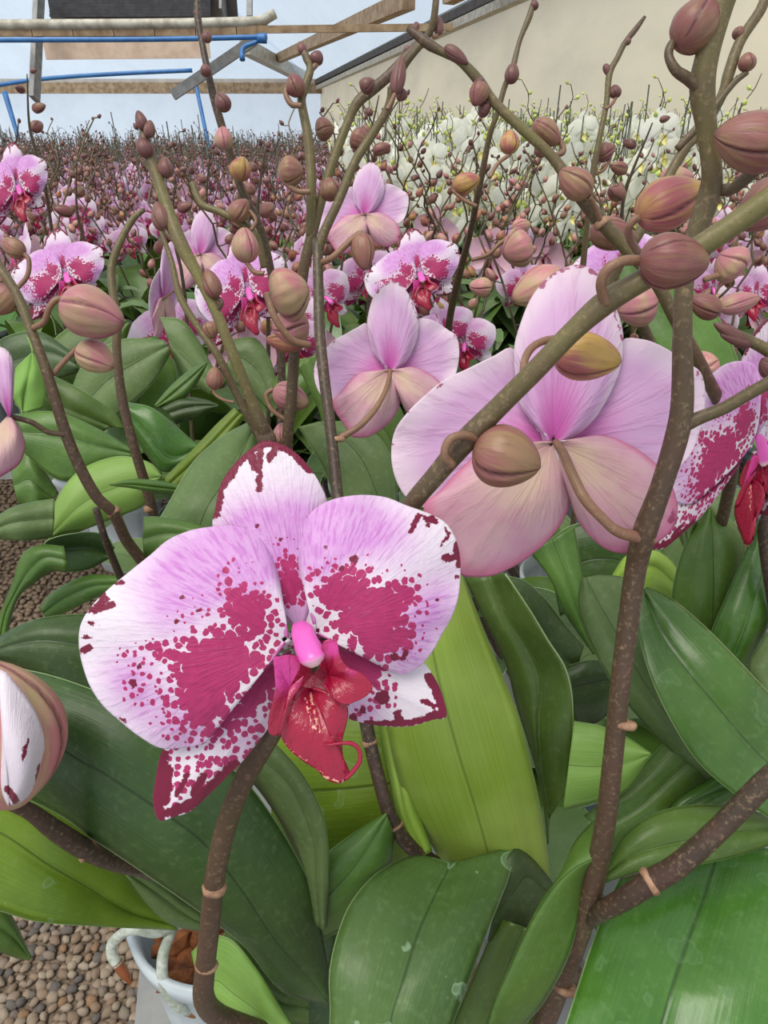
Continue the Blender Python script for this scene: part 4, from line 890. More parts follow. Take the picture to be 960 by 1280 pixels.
bud(PE, (78, 378), (155, 406), 62, .41, 'bud_pink', ped=[(42, 410, .008), (55, 402, .004), (62, 384, 0), (72, 374, 0), (84, 378, .002)], pw=8, seed=81, seam=.1, label='plump striped pink-green bud')
bud(PE, (98, 434), (142, 460), 40, .425, 'bud_pink', ped=[(66, 468, 0), (80, 452, 0), (98, 434, 0)], pw=7, seed=82, seam=.1)
stem(PE, [(82, 543, .43, 8, .1), (60, 540, .425, 7, .1), (40, 528, .42, 7, .1), (12, 520, .415, 7, .1)], 'stem', 'branch')
lf = fan('flower', [(12,520),(0,500),(-10,470),(-6,440),(2,434),(14,445),(17,470),(16,500),(14,515)], (12, 522), lambda X, Y, D: UV_(X, Y, .41 + D), M['back_p'], PE, ns=20, nt=30, bulge=.006, edge=.01, back=M['petal'])
lf['label'] = 'pink flower seen edge-on at the left frame edge'
fan('petal', [(12,520),(22,530),(31,555),(25,578),(10,590),(-10,598),(-20,570),(-10,540)], (10, 520), lambda X, Y, D: UV_(X, Y, .412 + D), M['back_s'], lf, ns=20, nt=30, bulge=.01, edge=.01, back=M['petal'])
bud(PE, (30, 318), (2, 300), 24, .46, 'bud', ped=[(20, 362), (34, 345), (36, 325), (28, 316)], pw=6, seed=83)
bud(PE, (20, 360), (-12, 392), 34, .46, 'bud', seed=84)
leaf(PE, c1([(160,825),(215,670),(300,565),(440,512),(560,535),(606,585)]), c1([(175,822),(310,690),(450,625),(606,586)]), c1([(185,830),(290,795),(420,745),(530,700),(590,640),(607,590)]), [.60, .60, .61, .62], 'leaf_lime', el=.006, er=.01)
leaf(PE, c1([(150,872),(185,822),(310,795),(395,805),(430,850)]), c1([(148,878),(220,860),(320,850),(420,880)]), c1([(158,900),(215,940),(320,938),(415,890)]), [.60, .615, .63], 'leaf_dark', el=-.01, er=-.004)
leaf(PE, [(-10,745),(15,712),(45,688),(70,673)], [(-10,765),(20,742),(45,715),(70,678)], [(-20,790),(20,808),(45,806),(66,740),(71,682)], [.56, .56, .57], 'leaf_blue') if False else None
leaf(PE, [(-20,660),(10,637),(40,628),(68,624)], [(-20,668),(10,655),(40,650),(68,648)], [(-20,672),(20,675),(50,674),(66,670)], [.56, .56, .57], 'leaf_blue')
leaf(PE, c1([(240,850),(150,845),(85,880),(50,980),(10,1080),(-20,1180)]), c1([(250,900),(170,890),(110,940),(60,1020),(20,1100),(0,1200)]), c1([(250,945),(190,942),(130,985),(75,1030),(45,1100),(20,1240)]), [.56, .56, .57, .58], 'leaf')
leaf(PE, c1([(55,355),(200,345),(350,400),(490,480)]), c1([(70,420),(220,430),(360,470),(495,500)]), c1([(95,500),(230,602),(380,560),(500,520)]), [.62, .62, .63], 'leaf')
leaf(PE, c1([(200,210),(300,260),(420,340),(470,410)]), c1([(100,230),(210,310),(320,360),(420,400)]), c1([(40,300),(150,370),(280,400),(380,420)]), [.66, .66, .67], 'leaf')
leaf(PE, c1([(100,60),(150,160),(170,260),(160,330)]), c1([(130,110),(110,200),(90,280),(80,350)]), c1([(60,180),(50,260),(60,310),(90,350)]), [.63, .63, .64], 'leaf_lime')
leaf(PE, c1([(45,560),(100,500),(160,560),(220,650)]), c1([(50,620),(110,600),(160,640),(200,670)]), c1([(70,690),(130,700),(180,690),(200,680)]), [.64, .64, .65], 'leaf')
leaf(PE, [(-20,812),(0,796),(40,776),(100,768),(160,775)], [(-15,818),(8,808),(50,800),(100,805),(160,815)], [(-10,822),(40,838),(80,852),(120,868),(170,880)], [.50, .50, .51], 'leaf_dark', el=.01)
leaf(PE, c1([(150,1080),(200,1020),(320,960),(440,960)]), c1([(160,1100),(230,1050),(340,1000),(450,990)]), c1([(180,1125),(260,1090),(360,1040),(450,1020)]), [.60, .60, .61], 'leaf')
leaf(PE, c1([(420,615),(500,598),(600,605),(670,620)]), c1([(410,617),(500,618),(600,628),(670,635)]), c1([(420,620),(500,630),(590,650),(660,655)]), [.55, .56, .57], 'leaf')
leaf(PE, [(85,500),(105,455),(150,425),(205,425)], [(95,520),(130,480),(168,455),(210,432)], [(120,540),(158,510),(190,480),(214,440)], [.80, .80, .80], 'leaf_blue')
leaf(PE, [(130,570),(138,510),(150,460),(168,425)], [(165,570),(172,510),(182,460),(182,422)], [(205,560),(220,510),(220,460),(196,420)], [.84, .84, .84], 'leaf')
leaf(PE, [(30,480),(62,430),(105,400),(155,398)], [(45,500),(88,460),(125,430),(160,402)], [(80,520),(125,480),(148,450),(164,405)], [.88, .88, .88], 'leaf')
leaf(PE, [(-20,440),(10,420),(50,415),(90,440)], [(-20,465),(20,450),(60,440),(95,455)], [(-10,500),(30,490),(70,475),(100,465)], [.84, .84, .84], 'leaf_dark')
leaf(PE, [(20,900),(60,880),(110,890),(140,910)], [(0,930),(50,925),(100,935),(140,940)], [(0,980),(50,985),(100,980),(150,990)], [.58,.58,.58], 'leaf')

# ---- plant F: tall olive spike with dark buds, left of centre
xf, yf = -.13, .66
PF = thing('orchid_plant', (xf, yf, BZ), 'orchid plant with a thick olive spike tipped by three dark buds, left of centre', 'plant')
pot(PF, xf, yf)
stem(PF, [(178, 165, .40, 9, .1), (186, 190, .40, 16, .1), (196, 220, .40, 15, .6), (210, 262, .40, 15, .7), (226, 305, .40, 18, .7), (248, 345, .402, 14, 1), (268, 385, .405, 14, 1), (290, 440, .41, 14, .8), (312, 495, .42, 14, .5), (330, 540, .43, 18, .1), (345, 580, .45, 15, 0), (360, 680, .50, 14, 0)], 'stem', n=90)
ring(PF, 332, 546, .432, 20, -65, 22, 'stem')
for (b, t, wv, dd, mt, sd_) in [((180,162),(172,138),14,.398,'bud_dark',91), ((186,172),(188,150),14,.396,'bud_dark',92), ((186,196),(174,172),20,.396,'bud_dark',93), ((208,222),(206,196),20,.40,'bud_dark',94), ((206,288),(196,252),24,.40,'bud_dark',95), ((270,372),(258,336),22,.40,'bud',96)]:
    bud(PF, b, t, wv, dd, mt, seed=sd_)
stem(PF, [(206, 284, .40, 6, 0), (212, 296, .40, 7, 0), (224, 302, .40, 8, 0)], 'stem', 'pedicel_stub'); stem(PF, [(268, 370, .402, 5, 0), (277, 378, .402, 6, 0), (272, 388, .404, 6, 0)], 'stem', 'pedicel_stub')
stem(PF, [(240, 228, .50, 8, .4), (252, 255, .50, 9, .6), (275, 265, .50, 9, .7), (305, 280, .50, 10, .7), (322, 300, .50, 9, .7), (330, 335, .505, 8, .6)], 'stem')
bud(PF, (290, 275), (310, 250), 26, .49, 'bud', seed=97, ped=[(314, 288), (320, 276), (314, 266), (308, 262)], pw=5)
bud(PF, (308, 328), (305, 284), 34, .48, 'bud_pink', seed=98, ped=[(330, 342), (318, 340), (308, 328)], pw=6)
stem(PF, [(198, 282, .53, 4, .3), (205, 300, .53, 6, .5), (214, 325, .53, 7, .5), (225, 370, .53, 9, .6), (245, 405, .53, 9, .5), (272, 444, .53, 10, .4), (292, 485, .535, 10, .3), (310, 520, .54, 10, .2), (328, 555, .55, 10, .1)], 'stem')
bud(PF, (268, 487), (269, 458), 22, .52, 'bud', seed=99, ped=[(293, 503), (280, 500), (270, 494), (266, 486)], pw=4)
bud(PF, (262, 402), (266, 424), 20, .53, 'bud', seed=100)
stem(PF, [(247, -10, .55, 6, .1), (247, 20, .55, 9, 0), (252, 50, .55, 8, 0), (261, 95, .55, 9, 0), (268, 125, .555, 10, 0), (278, 160, .56, 10, .2), (290, 200, .57, 10, .2), (305, 245, .58, 10, .3), (330, 300, .60, 10, .3), (350, 420, .64, 10, .2), (352, 560, .68, 10, 0)], 'stem_dark', n=70)
for (b, t, wv, dd, mt, sd_) in [((256,52),(262,40),13,.54,'bud_dark',101), ((258,95),(256,80),14,.54,'bud_dark',102), ((284,138),(272,116),20,.54,'bud_dark',103), ((280,186),(279,158),22,.53,'bud_pink',104), ((298,225),(304,196),26,.56,'bud_gold',105), ((248,22),(245,10),9,.55,'bud_dark',106)]:
    bud(PF, b, t, wv, dd, mt, seed=sd_)
leaf(PF, c2([(60,960),(140,830),(240,660),(350,560),(450,505)]), c2([(250,960),(300,820),(390,690),(465,540)]), c2([(350,980),(430,820),(490,660),(500,540)]), [.52, .52, .54, .56], 'leaf_blue', el=.008, er=.01)
leaf(PF, c2([(60,860),(120,860),(240,880),(330,920)]), c2([(55,940),(150,920),(240,930),(330,960)]), c2([(60,1020),(160,1010),(260,1000),(340,1000)]), [.50,.50,.50], 'leaf')
leaf(PF, c2([(0,430),(90,450),(180,520),(262,590)]), c2([(5,470),(80,560),(160,640),(262,600)]), c2([(20,540),(80,640),(140,690),(230,650),(264,605)]), [.66, .66, .67], 'leaf_gloss')
leaf(PF, c2([(100,440),(160,370),(230,310),(296,278)]), c2([(105,445),(170,395),(240,335),(297,280)]), c2([(110,450),(200,420),(255,360),(298,282)]), [.70, .70, .71], 'leaf')
leaf(PF, c2([(130,720),(250,600),(330,515),(400,450)]), c2([(150,740),(260,640),(350,545),(420,470)]), c2([(200,760),(290,650),(380,560),(440,480)]), [.62, .62, .63], 'leaf_olive')
leaf(PF, c2([(110,440),(200,410),(290,420),(340,440)]), c2([(150,470),(220,450),(290,440),(340,442)]), c2([(180,510),(250,490),(300,470),(340,445)]), [.70, .70, .70], 'leaf_dark')
leaf(PF, c2([(120,110),(200,120),(260,190),(330,320)]), c2([(150,190),(200,250),(260,310),(320,370)]), c2([(170,260),(210,330),(260,370),(310,400)]), [.82, .82, .82], 'leaf_blue')

# ---- plant I: pods and pale leaves behind the vertical stem
xi, yi = .0, .80
PI_ = thing('orchid_plant', (xi, yi, BZ), 'orchid plant with two pale striped pods hooked over the centre-left spike', 'plant')
pot(PI_, xi, yi)
stem(PI_, [(527, 53, .50, 12, 0), (515, 64, .50, 13, 0), (499, 82, .50, 14, 0), (480, 100, .50, 13, 0), (465, 112, .50, 14, .1), (447, 128, .50, 13, .3), (436, 150, .502, 11, .5), (417, 200, .505, 12, .6), (400, 255, .51, 13, .5), (388, 300, .515, 14, .3), (379, 340, .52, 14, .2), (373, 400, .53, 14, .1), (368, 445, .54, 14, .1), (364, 500, .55, 14, .1), (359, 560, .565, 14, 0), (362, 640, .60, 13, 0)], 'stem', n=100)
stem(PI_, [(376, 55, .50, 7, 0), (383, 72, .50, 10, .2), (388, 86, .50, 10, .4), (380, 112, .50, 11, .5), (377, 128, .50, 11, .5), (384, 165, .50, 12, .6), (388, 200, .502, 13, .6), (389, 250, .505, 13, .6), (388, 295, .514, 12, .4)], 'stem', n=60)
for (b, t, wv, dd, mt, pd, sd_) in [((380,68),(374,52),12,.50,'bud_dark',None,111), ((392,80),(400,64),17,.50,'bud_dark',[(388,88),(394,82),(398,76)],112), ((372,120),(366,92),24,.49,'bud',[(377,132),(364,130),(357,116),(362,108)],113),
        ((350,215),(380,214),36,.48,'bud',[(388,240),(370,238),(352,222),(352,206),(366,204)],114), ((455,112),(462,98),18,.5,'bud_dark',None,115), ((416,250),(410,222),28,.49,'bud',None,116), ((438,170),(464,180),26,.53,'bud',None,117),
        ((394,163),(418,160),28,.52,'bud',None,118), ((505,60),(515,66),10,.5,'bud_dark',None,119)]:
    bud(PI_, b, t, wv, dd, mt, ped=pd, pw=7, seed=sd_)
bud(PI_, (340, 375), (386, 358), 66, .50, 'bud_pink', ped=[(388, 432, -.02), (365, 425, -.025), (345, 400, -.03), (336, 376, -.03), (334, 366, -.03)], pw=9, seed=121, seam=.12, label='large pale pink bud with hooked stalk')
bud(PI_, (386, 405), (340, 410), 50, .515, 'bud_pink', seed=122, seam=.12)
bud(PI_, (380, 430), (332, 424), 26, .52, 'bud_gold', seed=123, seam=.1)
bud(PI_, (342, 487), (386, 506), 36, .56, 'bud_pink', ped=[(358, 525, 0), (340, 512, 0), (333, 494, 0), (342, 486, 0)], pw=6, seed=124, seam=.1)
bud(PI_, (350, 555), (352, 528), 20, .57, 'bud_pink', seed=125)
leaf(PI_, c2([(640,520),(700,620),(750,720),(780,860)]), c2([(720,500),(860,620),(930,760),(960,880)]), c2([(820,500),(940,560),(1000,680),(1010,800)]), [.62, .61, .61], 'leaf_blue')
leaf(PI_, c2([(640,300),(690,400),(720,470),(740,560)]), c2([(680,260),(720,350),(740,440),(760,540)]), c2([(720,240),(760,340),(770,440),(780,540)]), [.74, .74, .74], 'leaf')
leaf(PI_, c2([(540,360),(600,280),(700,260)]), c2([(560,420),(620,340),(700,300)]), c2([(600,460),(660,420),(720,360)]), [.78, .78, .78], 'leaf')
leaf(PI_, c2([(400,190),(480,190),(530,260),(560,360)]), c2([(380,260),(440,270),(500,330),(540,420)]), c2([(360,330),(420,370),(470,400),(520,450)]), [.80, .80, .80], 'leaf_blue')
leaf(PI_, c2([(960,400),(1010,430),(1060,560),(1080,700)]), c2([(920,480),(980,560),(1010,660),(1020,760)]), c2([(900,560),(950,640),(980,720),(1000,780)]), [.66, .66, .66], 'leaf')

# ---- plant J: small facing flower and tall thin spikes right of centre
xj, yj = .10, .98
PJ = thing('orchid_plant', (xj, yj, BZ), 'orchid plant whose single spotted flower faces us just above centre', 'plant')
pot(PJ, xj, yj)
f4 = thing('flower', tuple(U(522, 345, .86)), '', ''); del f4['label'], f4['category']
f4.parent = PJ; f4.location = Vector(U(522, 345, .86)) - PJ.location
front_flower(lambda X, Y, D: UV_(527 + (np.asarray(X) - 385) * .25, 345 + (np.asarray(Y) - 800) * .245 - (np.asarray(X) - 385) * .02, .86 + np.asarray(D)), f4, 1)
stem(PJ, [(522, 350, .868, 5, 0), (530, 345, .885, 5, 0), (552, 360, .90, 6, 0)], 'stem', 'pedicel')
stem(PJ, [(667, 0, .66, 5, .1), (662, 20, .66, 8, .3), (650, 50, .66, 6, .2), (640, 88, .66, 8, .4), (631, 108, .665, 7, .5), (622, 140, .67, 7, .3), (612, 170, .68, 7, .3), (603, 215, .70, 8, .2), (596, 250, .72, 8, 0), (588, 290, .76, 8, 0), (575, 340, .82, 9, 0), (562, 400, .90, 9, 0), (556, 470, .98, 9, 0)], 'stem', n=80)
for (b, t, wv, dd, mt, pd, sd_) in [((638,104),(642,78),18,.65,'bud_dark',None,131), ((668,12),(668,0),11,.66,'bud_dark',None,132), ((636,192),(638,162),24,.66,'bud_gold',[(612,222),(622,205),(636,194)],133), ((566,235),(600,222),26,.66,'bud_gold',[(596,258),(580,250),(566,238)],134)]:
    bud(PJ, b, t, wv, dd, mt, ped=pd, pw=5, seed=sd_)
stem(PJ, [(806, 21, .60, 4, 0), (795, 36, .60, 7, 0), (781, 54, .60, 7, .1), (772, 72, .60, 7, .3), (762, 92, .60, 8, .4), (758, 130, .602, 7, .5), (750, 170, .605, 7, .4), (744, 200, .61, 8, .4), (738, 240, .62, 7, .4), (733, 290, .64, 7, .3), (728, 340, .66, 8, .2)], 'stem', n=70)
for (b, t, wv, dd, mt, pd, sd_) in [((770,122),(768,106),15,.60,'bud_dark',[(757,136),(765,130),(770,122)],141), ((745,195),(768,184),24,.62,'bud',[(744,218),(755,212),(762,200)],142), ((783,56),(786,46),9,.6,'bud_dark',None,143), ((756,80),(762,96),9,.6,'bud_dark',None,144)]:
    bud(PJ, b, t, wv, dd, mt, ped=pd, pw=4, seed=sd_)
for (b, t, wv, dd, mt, pd, sd_) in [((664,305),(628,318),46,.62,'bud_pink',[(590,325),(610,318),(628,302),(644,302)],145), ((615,360),(586,357),24,.70,'bud_pink',None,146), ((640,285),(664,280),18,.8,'bud_pink',None,147), ((705,345),(640,375),50,.58,'bud_pink',None,148), ((672,195),(688,170),20,.66,'bud',None,149)]:
    bud(PJ, b, t, wv, dd, mt, ped=pd, pw=5, seed=sd_, seam=.1)

# ---- flowers that stand out of the crowd, each on its own plant
def lone(cx, cy, d, front, label, yaw=1.0, mat='stem_dark'):
    c = U(cx, cy, d); bx, by = float(c[0]), float(c[1]) + .05
    t = thing('orchid_plant', (bx, by, BZ), label, 'plant', None); pot(t, bx, by)
    f = bpy.data.objects.new('flower', None); C.objects.link(f); f.parent = t; f.location = Vector(c) - t.location; f['_o'] = [float(v) for v in c]
    if front: front_flower(lambda X, Y, D: UV_(cx + (np.asarray(X) - 385) * .24 / d * yaw, cy + (np.asarray(Y) - 800) * .24 / d, d + np.asarray(D) + (np.asarray(X) - 385) * .00024 * (1 - yaw)), f, 1)
    else: back_flower(lambda X, Y, D: UV_(cx + (np.asarray(X) - 691) * .288 / d * yaw, cy + (np.asarray(Y) - 553) * .288 / d, d + np.asarray(D) + (np.asarray(X) - 691) * .0003 * (1 - yaw)), f, 1)
    P = [c + np.array([0, .012 if front else -.012, 0]), c + np.array([.01, .03, .004]), np.array([bx + .01, by + .012, c[2] - .01])]
    tube('pedicel', P, .0014, M['pedicel'], f, n=12)
    P = [np.array([bx + .02, by, c[2] + .14]), np.array([bx + .005, by + .01, c[2] + .07]), np.array([bx + .01, by + .012, c[2] - .01]), np.array([bx - .004, by + .01, (c[2] + BZ) / 2]), np.array([bx, by, BZ + .1])]
    tube('flower_stem', P, [.0008, .0018, .0024, .003, .0034], M[mat], t, g=.3, n=30)
    r_ = np.random.RandomState(int(cx))
    for i in range(4):
        p = cr(np.array(P[:3]), 9)[i * 2]; a = r_.uniform(0, 6.28); o_ = np.array([math.cos(a), math.sin(a), .3]); ln = .010 + .005 * i
        V, F, rad, at = bud_geo(p + o_ * .006, p + o_ * (.006 + ln), ln * .66, i, seg=20, ns=10); mesh_obj('bud', V, F, M['bud_dark' if i < 2 else 'bud'], t, rad=rad, attrs=at)
    for k in range(6):
        V, F, rad = leaf_geo((bx, by, BZ + .12 + .006 * k), k * 1.05 + r_.uniform(-.3, .3), r_.uniform(.14, .2), .075, r_.uniform(.03, .1), .03, k, 12, 7)
        mesh_obj('leaf', V, F, M[['leaf', 'leaf_dark', 'leaf_blue'][k % 3]], t, rad=rad)
# ------------------------------------------------------------------ THE CROWD: plant variants built once, then copied plant by plant
def leaf_geo(base, ang, length, width, lift, droop, seed, n=9, m=5):
    t = np.linspace(0, 1, n)[:, None]; u = np.linspace(-1, 1, m)[None, :]
    wd = width / 2 * (np.sin(PI * (t * .93 + .05) ** .72) ** .6)
    r = length * (t * .85 + .1 * t * (1 - t)); z = lift * np.sin(t * PI * .62) - droop * t ** 2.5
    fold = .35 * np.abs(u) * wd * (1 - t * .6)
    X = r + 0 * u; Y = u * wd; Z = z + fold
    c, s_ = math.cos(ang), math.sin(ang)
    V = np.stack([base[0] + X * c - Y * s_, base[1] + X * s_ + Y * c, base[2] + Z], -1).reshape(-1, 3)
    rad = np.stack([0.5 + u / 2 + 0 * t, t + 0 * u], -1).reshape(-1, 2)
    return V, gridfaces(n, m), rad
for pp, (x, y), n_, sd_ in ((PB, (xb, yb), 4, 1), (PC, (xc, yc), 5, 2), (PD, (xd, yd), 5, 3), (PH, (xh, yh), 6, 4), (PE, (xe, ye), 4, 5), (PF, (xf, yf), 6, 6), (PI_, (xi, yi), 6, 7), (PJ, (xj, yj), 6, 8)):
    r_ = np.random.RandomState(sd_ + 40); a0 = r_.rand() * 6
    for k in range(n_):
        V, F, rad = leaf_geo((x, y, BZ + .12 + .006 * k), a0 + k * 2 * PI / n_ + r_.uniform(-.3, .3), r_.uniform(.13, .18), r_.uniform(.07, .085), r_.uniform(.03, .09), r_.uniform(0, .04), k, 14, 9)
        mesh_obj('leaf', V, F, M[['leaf', 'leaf_dark', 'leaf_blue'][k % 3]], pp, rad=rad)
lone(84, 346, .98, True, 'orchid plant with a spotted flower above the big striped bud on the left')
lone(312, 366, .80, True, 'orchid plant with a vivid flower half hidden behind the large hooked bud', .8)
lone(24, 236, 1.02, True, 'orchid plant with a spotted flower high at the left frame edge', .8)
lone(455, 268, .98, False, 'orchid plant with a pale flower seen from behind, above the centre flower')
lone(250, 318, 1.10, False, 'orchid plant with a pale flower seen from behind, beside the olive spike', .9)
lone(205, 372, .92, False, 'orchid plant with a narrow lilac flower seen edge-on left of the olive spike', .3)
lone(782, 350, .74, True, 'orchid plant with a flower peeking out above the big pale flower', .8)
def FM(loc, yaw, pitch=0.0, roll=0.0, sc=.115 / 475, ctr=(387, 790)):
    """maps the traced flower (facing -Y) to a place in a plant"""
    mt = Matrix.Translation(loc) @ Matrix.Rotation(yaw, 4, 'Z') @ Matrix.Rotation(pitch, 4, 'X') @ Matrix.Rotation(roll, 4, 'Y')
    A = np.array(mt)[:3, :3]; T = np.array(mt)[:3, 3]
    def f(X, Y, D):
        X = np.asarray(X, float); Y = np.asarray(Y, float); D = np.asarray(D, float) + 0 * X
        P = np.stack([(X - ctr[0]) * sc, D, (ctr[1] - Y) * sc], -1)
        return P @ A.T + T
    return f
def white_flower_geo(f, rs):
    parts = []
    for out_, root, zz in ((DS_OUT, z5([(545, 455)])[0], .003), (LS_OUT, z5([(530, 500)])[0], .003), (RS_OUT, z5([(570, 500)])[0], .003), (LP_OUT, z5([(518, 478)])[0], 0), (RP_OUT, z5([(580, 462)])[0], 0)):
        parts.append(fan('petal', out_, root, f, M['white_petal'], ns=5, nt=14, base=zz, b=.006, geo=True))
    parts.append(fan('lip', ML_OUT, z5([(570, 560)])[0], f, M['white_lip'], ns=4, nt=10, a=-.012, geo=True))
    return parts
def spike_path(rs, lean, height, z0=.12, side=0.0):
    """points of a flower spike that zigzags above its middle"""
    n = 15; pts = []
    for i in range(n):
        t = i / (n - 1)
        x = math.cos(lean) * (t ** 1.6) * height * .33; y = math.sin(lean) * (t ** 1.6) * height * .33
        z = z0 + height * (t - .06 * t ** 3)
        if t > .45: k = .007 * (1 if i % 2 else -1); x += -math.sin(lean) * k; y += math.cos(lean) * k
        pts.append((x + side, y, z))
    return pts
def plant_variant(seed, white=False, near=True):
    rs = np.random.RandomState(seed); parts = []
    nl = (8 if near else 5) + rs.randint(2); a0 = rs.rand() * PI
    for k in range(nl):
        ang = a0 + (k % 2) * PI + rs.uniform(-.7, .7)
        parts.append(('leaf', leaf_geo((0, 0, .115 + .008 * k), ang, rs.uniform(.15, .23), rs.uniform(.065, .085), rs.uniform(.02, .15), rs.uniform(0, .07), k) + (rs.choice(['leaf', 'leaf', 'leaf_blue', 'leaf_dark', 'leaf_gloss']),)))
    for sp in range(1 + (rs.rand() < .55)):
        lean = rs.uniform(0, 2 * PI); hgt = rs.uniform(.40, .56) if not white else rs.uniform(.54, .66)
        P = spike_path(rs, lean, hgt, side=.012 * sp)
        rr = np.linspace(.0032, .0012, len(P)); seg = 6 if near else 4
        Q = cr(np.hstack([np.array(P), rr[:, None]]), 22 if near else 15)
        V, F = tube_geo(Q[:, :3], Q[:, 3], seg)
        gcol = rs.uniform(0, .5)
        parts.append(('flower_stem', (V, F, None, 'stem' if rs.rand() < .6 else 'stem_dark', {'lil': np.full(len(V), gcol)})))
        nf = rs.choice([0, 1, 2, 3], p=[.3, .38, .22, .1]) if not white else rs.choice([3, 4])
        for i in range(6 if not white else 5, len(P)):
            p = np.array(P[i]); j = i - 6
            if rs.rand() < .12: continue
            az = rs.uniform(0, 2 * PI); out = np.array([math.cos(az), math.sin(az), .25]); out /= np.linalg.norm(out)
            if (j < nf) if not white else (i - 5 < nf * 2 and i % 2):
                q = p + out * .035
                V, F = tube_geo(cr(np.array([p, p + out * .02 + np.array([0, 0, .008]), q]), 5), .0012, 4)
                if rs.rand() < .72:  # most flowers turn to the open side of the bench
                    az = -PI / 2 + rs.uniform(-1.1, 1.1); out = np.array([math.cos(az), math.sin(az), .25]); out /= np.linalg.norm(out); q = p + out * .035
                yaw = az + PI / 2 + rs.uniform(-.4, .4)
                parts.append(('flower', (q, yaw, rs.uniform(-.25, .25), (V, F, None, None, {'lil': np.full(len(V), .3)}, M['stem']))))
            else:
                k = max(0.0, 1 - (i - 6) / 9.0); ln = (.008 + .021 * k) * (1.25 if white else 1); wd = ln * .68
                q = p + out * (.006 + .016 * k) - np.array([0, 0, .002]); d = out * .55 + np.array([0, 0, rs.uniform(.2, .9)]); d /= np.linalg.norm(d)
                V, F, rad, at = bud_geo(q, q + d * ln, wd, rs.randint(999), seg=9 if near else 6, ns=7 if near else 5)
                V2, F2 = tube_geo(cr(np.array([p, p + out * .008 + np.array([0, 0, -.002]), q + d * ln * .05]), 4), .0011, 4, False)
                mt = ('bud_dark' if k < .3 else rs.choice(['bud', 'bud_pink', 'bud', 'bud_gold', 'bud_pink'], p=[.3, .3, .2, .1, .1])) if not white else 'bud_green'
                parts.append(('bud', (V, F, rad, mt, at, (V2, F2))))
    if (rs.rand() < .85 and not near) or white:
        x, y = rs.uniform(-.03, .03, 2); h = rs.uniform(.46, .62) if not white else rs.uniform(.56, .7); V, F = tube_geo(np.array([(x, y, .05), (x * 1.2, y * 1.2, .05 + h / 2), (x * 1.5 + rs.uniform(-.02, .02), y * 1.5, .05 + h)]), .0023, 5)
        parts.append(('stake', (V, F, None, 'stake', {})))
    # pot, light
    seg = 14; prof = [(0, .047), (.105, .058), (.105, .062), (.12, .062), (.12, .056), (.09, .052)]
    V = [(r * math.cos(2 * PI * k / seg), r * math.sin(2 * PI * k / seg), h) for h, r in prof for k in range(seg)]
    parts.append(('pot', (np.array(V), gridfaces(len(prof), seg, True) + [tuple(range(5 * seg, 6 * seg))], None, 'pot', {})))
    return parts
def build_variant(seed, white=False):
    """the first plant of a variant, part by part, under one Empty"""
    t = bpy.data.objects.new('orchid_plant', None); C.objects.link(t); t['_o'] = [0.0, 0.0, 0.0]; t.empty_display_size = .05
    for nm, g in plant_variant(seed, white):
        if nm == 'flower':
            q, yaw, pit, ped = g; f = FM(Vector(q), yaw, pit)
            join_geo('flower', (white_flower_geo(f, None) if white else front_flower(f, None, 0)) + [ped], t)
        elif nm == 'bud':
            V, F, rad, mt, at, pd = g
            join_geo('bud', [(V, F, rad, None, at, M[mt]), (pd[0], pd[1], None, None, {'lil': np.full(len(pd[0]), .2)}, M['stem'])], t)
        else:
            V, F, rad, mt = g[:4]; mesh_obj(nm, V, F, M[mt], t, rad=rad, attrs=g[4] if len(g) > 4 else None)
    return t
def variant_single(seed, white=False, keep_leaves=True):
    """the same plant as one light mesh, for places where its parts are too small to see"""
    parts = []
    for nm, g in plant_variant(seed, white, near=False):
        if nm == 'flower':
            q, yaw, pit, ped = g; f = FM(Vector(q), yaw, pit); parts += (white_flower_geo(f, None) if white else front_flower(f, None, 0))
        elif nm == 'bud': parts.append((g[0], g[1], g[2], None, g[4], M[g[3]]))
        elif nm == 'pot': continue
        else: parts.append((g[0], g[1], g[2], None, g[4] if len(g) > 4 else None, M[g[3]]))
    return join_geo('orchid_plant', parts)
def copy_tree(o, parent=None):
    c = o.copy(); C.objects.link(c)
    if parent is not None: c.parent = parent
    for ch in kids.get(o.name, []): copy_tree(ch, c)
    return c
rs = np.random.RandomState(77)
TALL = BZ
def in_frame(x, y, z0, z1, pad=60):
    for z in (z0, (z0 + z1) / 2, z1):
        X, Y, d = inview(x, y, z)
        if d > .05 and -pad < X < 960 + pad and -pad < Y < 1280 + pad: return True
    return False
spots_pink = []
def fill(x0, x1, y0, y1, sp, test=None):
    y = y0
    while y < y1:
        x = x0 + rs.uniform(0, sp)
        while x < x1:
            xx, yy = x + rs.uniform(-.3, .3) * sp, y + rs.uniform(-.3, .3) * sp
            if (test is None or test(xx, yy)) and in_frame(xx, yy, BZ + .1, BZ + .7): spots_pink.append((xx, yy))
            x += sp
        y += sp
def white_zone(x, y): return y > 2.7 and x > -.06 - (y - 2.7) * .08
def main_bench(x, y):
    c, s_ = math.cos(R(11.7)), math.sin(R(11.7)); dx, dy = x + .155, y - .1
    lx, ly = dx * c + dy * s_, -dx * s_ + dy * c
    return .06 < lx < 2.3 and ly < 2.05 and not (abs(x - .07) < .10 and y < 1.15) and y > 1.05
fill(-.7, 2.2, .98, 2.9, .142, main_bench)
fill(-4.4, -.62, 1.56, 10.4, .155)
fill(-.46, 2.1, 2.78, 9.4, .155, lambda x, y: not white_zone(x, y))
spots_pink.sort(key=lambda p: p[1])
print('PINK', len(spots_pink), [round(p[1], 2) for p in spots_pink[::60]])
NV = 12
NEAR_N = 115
protos = [build_variant(300 + k) for k in range(NV)]
singles = [variant_single(300 + k) for k in range(NV)]
wprotos = [build_variant(900 + k, True) for k in range(4)]
wsingles = [variant_single(900 + k, True) for k in range(4)]
kids = {}
